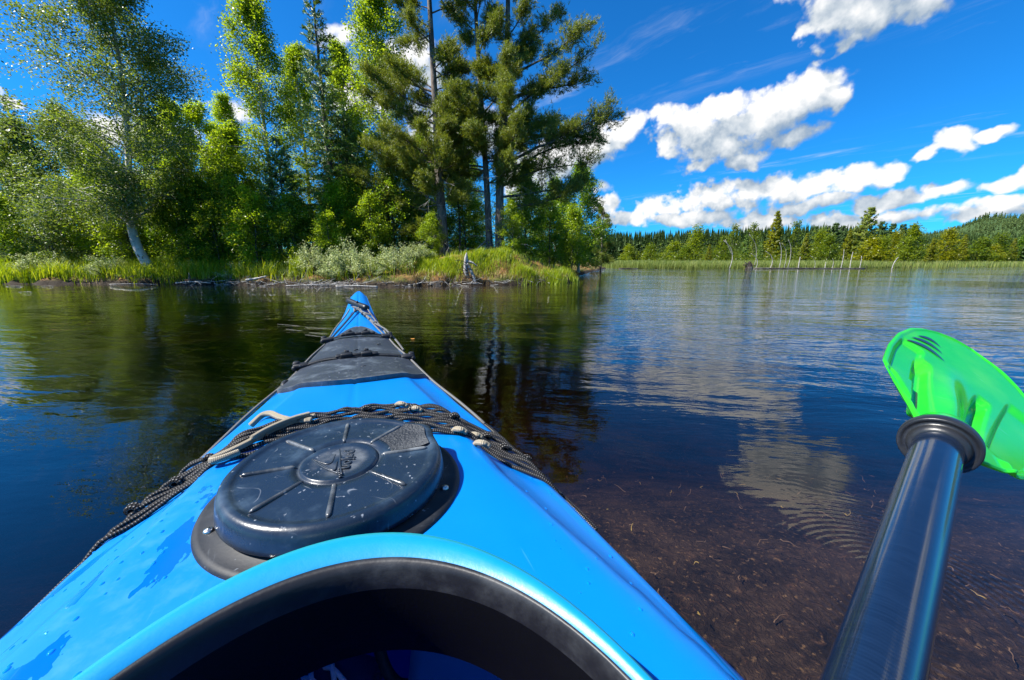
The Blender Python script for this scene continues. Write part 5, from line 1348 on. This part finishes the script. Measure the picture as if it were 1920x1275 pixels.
# ------------------------------------------------------------------ paddle
A = np.array([.77939, .61599, .11446]); RING = np.array([.33478, .26745, .51194]); A /= np.linalg.norm(A)
hv = np.cross(A, [0, 0, 1.0]); hv /= np.linalg.norm(hv); nv = np.cross(hv, A); rho = math.radians(-38)
Wd = hv * math.cos(rho) + nv * math.sin(rho); Nn = np.cross(Wd, A)
paddle = empty('paddle', RING); tag(paddle, 'paddle with dark blue shaft, black drip ring and bright green blade over the right side', 'paddle')
Rm = np.column_stack([Wd, A, Nn])                    # local: x across the blade, y along the shaft, z towards the viewer's side
paddle.matrix_world = Matrix.Translation(RING) @ Matrix([[*Rm[0], 0], [*Rm[1], 0], [*Rm[2], 0], [0, 0, 0, 1]])
def carbon():
    m, b = new_mat('dark_carbon_shaft')
    p = b.new('ShaderNodeTexCoord').outputs['Object']; sp = b.new('ShaderNodeSeparateXYZ'); b.put(sp.inputs[0], p)
    ang = b.math('ARCTAN2', sp.outputs[0], sp.outputs[2])
    wv = b.math('SINE', b.math('MULTIPLY', sp.outputs[1], 3200.0)); wv2 = b.math('SINE', b.math('MULTIPLY', ang, 46.0))
    n = b.noise(b.vec('MULTIPLY', p, (60, 500, 60)), 1.0, 3.0, .6); n2 = b.noise(p, 30.0, 4.0, .6)
    k = b.math('MULTIPLY_ADD', wv, .10, b.math('MULTIPLY_ADD', wv2, .0, b.math('MULTIPLY', n, .9)))
    c = b.mix(k, (0.003, 0.007, 0.018), (0.008, 0.019, 0.046))
    h = b.math('ADD', b.math('MULTIPLY', wv, .12), b.math('MULTIPLY', n, .5))
    return finish(m, b, b.principled(Base_Color=c, Roughness=b.math('MULTIPLY_ADD', n2, .10, .10), Specular_IOR_Level=.8, Coat_Weight=.6, Coat_Roughness=.06, Normal=b.bump(h, .16, .0003)))
g = Geo(); u = np.linspace(-1.35, .015, 90); g.tube(np.stack([0 * u, u, 0 * u], 1), .0138, 48); g.build('shaft', carbon(), paddle)
a = np.linspace(0, 2 * np.pi, 48, endpoint=False); pr = np.array([(.0137, -.012), (.0155, -.0118), (.0172, -.008), (.0176, -.005), (.0200, -.0060), (.0220, -.0072), (.0228, -.006), (.0228, .000), (.0220, .004), (.0195, .007), (.0172, .009), (.0152, .009)])
g = Geo(); g.grid(np.stack([pr[:, :1] * np.cos(a), pr[:, 1:] + 0 * a, pr[:, :1] * np.sin(a)], 2)[:, ::-1], True); g.build('drip_ring', plastic('drip_ring_rubber', (.014, .015, .017), .36, (.07, .075, .08), .5, lines=False), paddle)
# blade: outline as left / right half widths along its length
ly_ = np.linspace(.004, .302, 170)
xl = np.interp(ly_, [.0, .012, .05, .09, .15, .20, .24, .262, .280, .294, .302], [-.017, -.022, -.043, -.059, -.0625, -.0620, -.0560, -.0470, -.034, -.015, .004])
xr = np.interp(ly_, [.0, .012, .05, .09, .15, .20, .24, .262, .280, .294, .302], [.017, .024, .058, .078, .092, .092, .084, .074, .060, .040, .006])
for _ in range(3):
    xl[1:-1] = (xl[:-2] + 2 * xl[1:-1] + xl[2:]) / 4; xr[1:-1] = (xr[:-2] + 2 * xr[1:-1] + xr[2:]) / 4
w_ = np.linspace(0, 1, 130); L_, W_ = np.meshgrid(ly_, w_, indexing='ij'); X_ = xl[:, None] * (1 - W_) + xr[:, None] * W_
def relief(x, y):
    e = np.minimum(x - np.interp(y, ly_, xl), np.interp(y, ly_, xr) - x)          # distance from the edge
    spine = .0085 * np.exp(-(x / .0105) ** 2) * sstep(y, .215, .07)
    ch = 0
    for sg, x0, k in ((-1, -.0175, .175), (1, .0185, .185)):
        ax_ = x0 + sg * .07 * (y - .02); ch = ch - .0095 * np.exp(-((x - ax_) / .0060) ** 4) * sstep(y, k, k - .03) * sstep(y, .014, .03)
    pl = -.0035 * sstep(-x - .05 * (y - .1), .026, .031) * sstep(y, .085, .095) * sstep(y, .200, .185) * sstep(e, .005, .010)
    prr = -.0035 * sstep(x - .12 * (y - .05), .030, .036) * sstep(y, .060, .070) * sstep(y, .225, .205) * sstep(e, .006, .011)
    groove = .0040 * np.exp(-((x - .046 - .35 * (.05 - y)) / .0035) ** 2) * sstep(y, .058, .05) * sstep(y, .018, .026) - .003 * np.exp(-((x + .030 + .5 * (y - .04)) / .0035) ** 2) * sstep(y, .085, .075) * sstep(y, .03, .038)
    rimlip = .0016 * sstep(e, .006, .002)
    dish = -.006 * np.sin(np.clip((y - .02) / .28, 0, 1) * np.pi) - .35 * x ** 2
    return spine + ch + pl + prr + groove + dish + rimlip
Z_ = relief(X_, L_); edge = np.minimum(W_, 1 - W_)
th_ = .0042 * np.clip(edge / .03, 0.12, 1) ** .5 * np.clip((.302 - L_) / .01, .15, 1) ** .5
front = np.stack([X_, L_, Z_ + th_ / 2], 2); back = np.stack([X_, L_, Z_ * .55 - th_ / 2], 2)
back[..., 2] = np.minimum(back[..., 2], front[..., 2] - .0012)
g = Geo(); g.grid(front[:, ::-1]); g.grid(back)
loop = lambda q: np.concatenate([q[:, 0], q[-1, 1:], q[::-1, -1][1:], q[0, ::-1][1:-1]])
g.grid(np.stack([loop(front), loop(back)], 0), True)
def green():
    m, b = new_mat('bright_green_plastic')
    p = b.new('ShaderNodeTexCoord').outputs['Object']; n = b.noise(p, 40.0, 4.0, .6)
    c = b.mix(n, (0.010, 0.50, 0.034), (0.030, 0.58, 0.026)); big = b.noise(p, 12.0, 3.0, .5); c = b.mix(b.ss(big, .42, .7), c, (0.07, 0.60, 0.03)); sw = b.ss(b.noise(b.vec('MULTIPLY', p, (30, 190, 30)), 1.0, 2.0, .5), .70, .78); c = b.mix(b.math('MULTIPLY', sw, .25), c, (0.30, 0.70, 0.30))
    pr_ = b.principled(Base_Color=c, Roughness=b.math('MULTIPLY_ADD', n, .1, .10), Specular_IOR_Level=.6, Normal=b.bump(b.noise(p, 300.0, 2.0), .06, .0004))
    t = b.new('ShaderNodeBsdfTranslucent'); t.inputs[0].default_value = (0.16, 0.80, 0.02, 1)
    mx = b.new('ShaderNodeMixShader'); mx.inputs[0].default_value = .25; b.l.new(pr_, mx.inputs[1]); b.l.new(t.outputs[0], mx.inputs[2])
    return finish(m, b, mx.outputs[0])
GREEN = green()
blade = g.build('blade', GREEN, paddle)
g = Geo(); y = np.array([.004, .010, .022, .030, .036]); r = np.array([.0178, .0178, .0172, .0150, .0100]); pts = np.stack([0 * y, y, np.array([0, 0, -.001, -.003, -.006])], 1); g.tube(pts, r, 36); g.build('socket', GREEN, paddle)
MARK = new_mat('dark_mark'); DM = finish(MARK[0], MARK[1], MARK[1].principled(Base_Color=(.012, .03, .045), Roughness=.3))
for (px0, py0, px1, py1, bow_, wd) in ((-.046, .229, -.022, .240, .0085, .0030), (-.050, .212, -.018, .224, .0095, .0036), (-.052, .195, -.013, .206, .0105, .0040)):
    k = np.linspace(0, 1, 22); x = px0 + (px1 - px0) * k; y = py0 + (py1 - py0) * k + bow_ * np.sin(k * np.pi); hwid = wd * np.sin(k * np.pi) ** .8 + .0001
    dx, dy = px1 - px0, py1 - py0; nx, ny = -dy / math.hypot(dx, dy), dx / math.hypot(dx, dy)
    rows = [np.stack([x + nx * hwid * q, y + ny * hwid * q, relief(x + nx * hwid * q, y + ny * hwid * q) + .0021 + .0009], 1) for q in (-1, -.3, .3, 1)]
    g = Geo(); g.grid(np.array(rows)); g.build('emblem_stripe', DM, blade)

# ------------------------------------------------------------------ small things on and in the water
rg = np.random.default_rng(6)
m_, b_ = new_mat('pale_straw'); STRAW = finish(m_, b_, b_.principled(Base_Color=(.26, .25, .20), Roughness=.5))
def P0(px, py): 
    u = (px - 960) / 693.0; v = (637.5 - py) / 693.0; d = np.array([u, CP + v * SP, -SP + v * CP]); return d * (H / -d[2]) + np.array([0, 0, H])
STR = [(520, 608, 568, 612, 'short pale straw floating farthest left of the bow'), (572, 614, 634, 618, 'longest pale straw floating left of the bow'), (536, 617, 568, 621, 'pale straw floating between the longest straw and the far left one'), (580, 624, 616, 626, 'pale straw floating just under the longest one'), (572, 628, 608, 632, 'lowest pale straw floating left of the bow')]
for (x0, y0, x1, y1, lab) in STR:
    p, q = P0(x0, y0), P0(x1, y1); g = Geo(); p[2] = q[2] = .002; g.tube(np.linspace(p, q, 6), np.array([.0004, .0009, .0010, .0009, .0008, .0004]), 5); tag(g.build('floating_straw', STRAW), lab, 'straw', 'pale straws floating left of the bow')
for (x0, y0, L, lab) in [(48, 548, .30, 'white scrap floating at the far left near the bank'), (28, 537, .5, 'white strip floating by the left bank'), (90, 537, .35, 'white strip floating by the bank, right of the other one')]:
    p = P0(x0, y0); g = Geo(); g.tube(smoothline([p + np.array([-L / 2, 0, .003]), p + np.array([0, .03, .012]), p + np.array([L / 2, 0, .003])], 10), .004, 6); tag(g.build('floating_bark', M['driftwood']), lab, 'bark', 'pale scraps floating near the left bank')
p = P0(775, 636); g = Geo(); a = np.linspace(0, 2 * np.pi, 14, endpoint=False); g.add(np.stack([p[0] + .020 * np.cos(a) * (1 - .3 * np.cos(a)), p[1] + .012 * np.sin(a), .003 + .004 * np.cos(a) ** 2], 1), T=[[0, i, i + 1] for i in range(1, 13)])
m_, b_ = new_mat('yellow_leaf'); tag(g.build('floating_leaf', finish(m_, b_, b_.principled(Base_Color=(.45, .20, .03), Roughness=.5)), smooth=False), 'single yellow-orange leaf floating on the dark water right of the bow', 'leaf')
# water weed on the bed
g = Geo(); g2 = Geo()
for i in range(420):
    x, y = rg.uniform(.2, 2.4), rg.uniform(-.3, 3.2)
    if rg.uniform() > .9 - .25 * y: continue
    z = -.36 - .22 * float(sstep(y, .8, 6)) - .75 * float(sstep(y, 1.1, 3.2)) + rg.uniform(.02, .10)
    B = limb([x, y, z], [rg.normal(), rg.normal(), rg.normal() * .4], rg.uniform(.02, .07), rg, 7, .5, 0); (g if rg.uniform() < .25 else g2).tube(B, np.linspace(.0022, .0006, 7), 4)
m_, b_ = new_mat('yellow_weed'); tag(g.build('water_weed', finish(m_, b_, b_.principled(Base_Color=(.30, .22, .06), Roughness=.6))), 'yellow strands of weed on the lake bed', 'weed', kind='stuff')
m_, b_ = new_mat('brown_weed'); tag(g2.build('brown_weed', finish(m_, b_, b_.principled(Base_Color=(.14, .09, .055), Roughness=.7))), 'brown strands of weed on the lake bed', 'weed', kind='stuff')
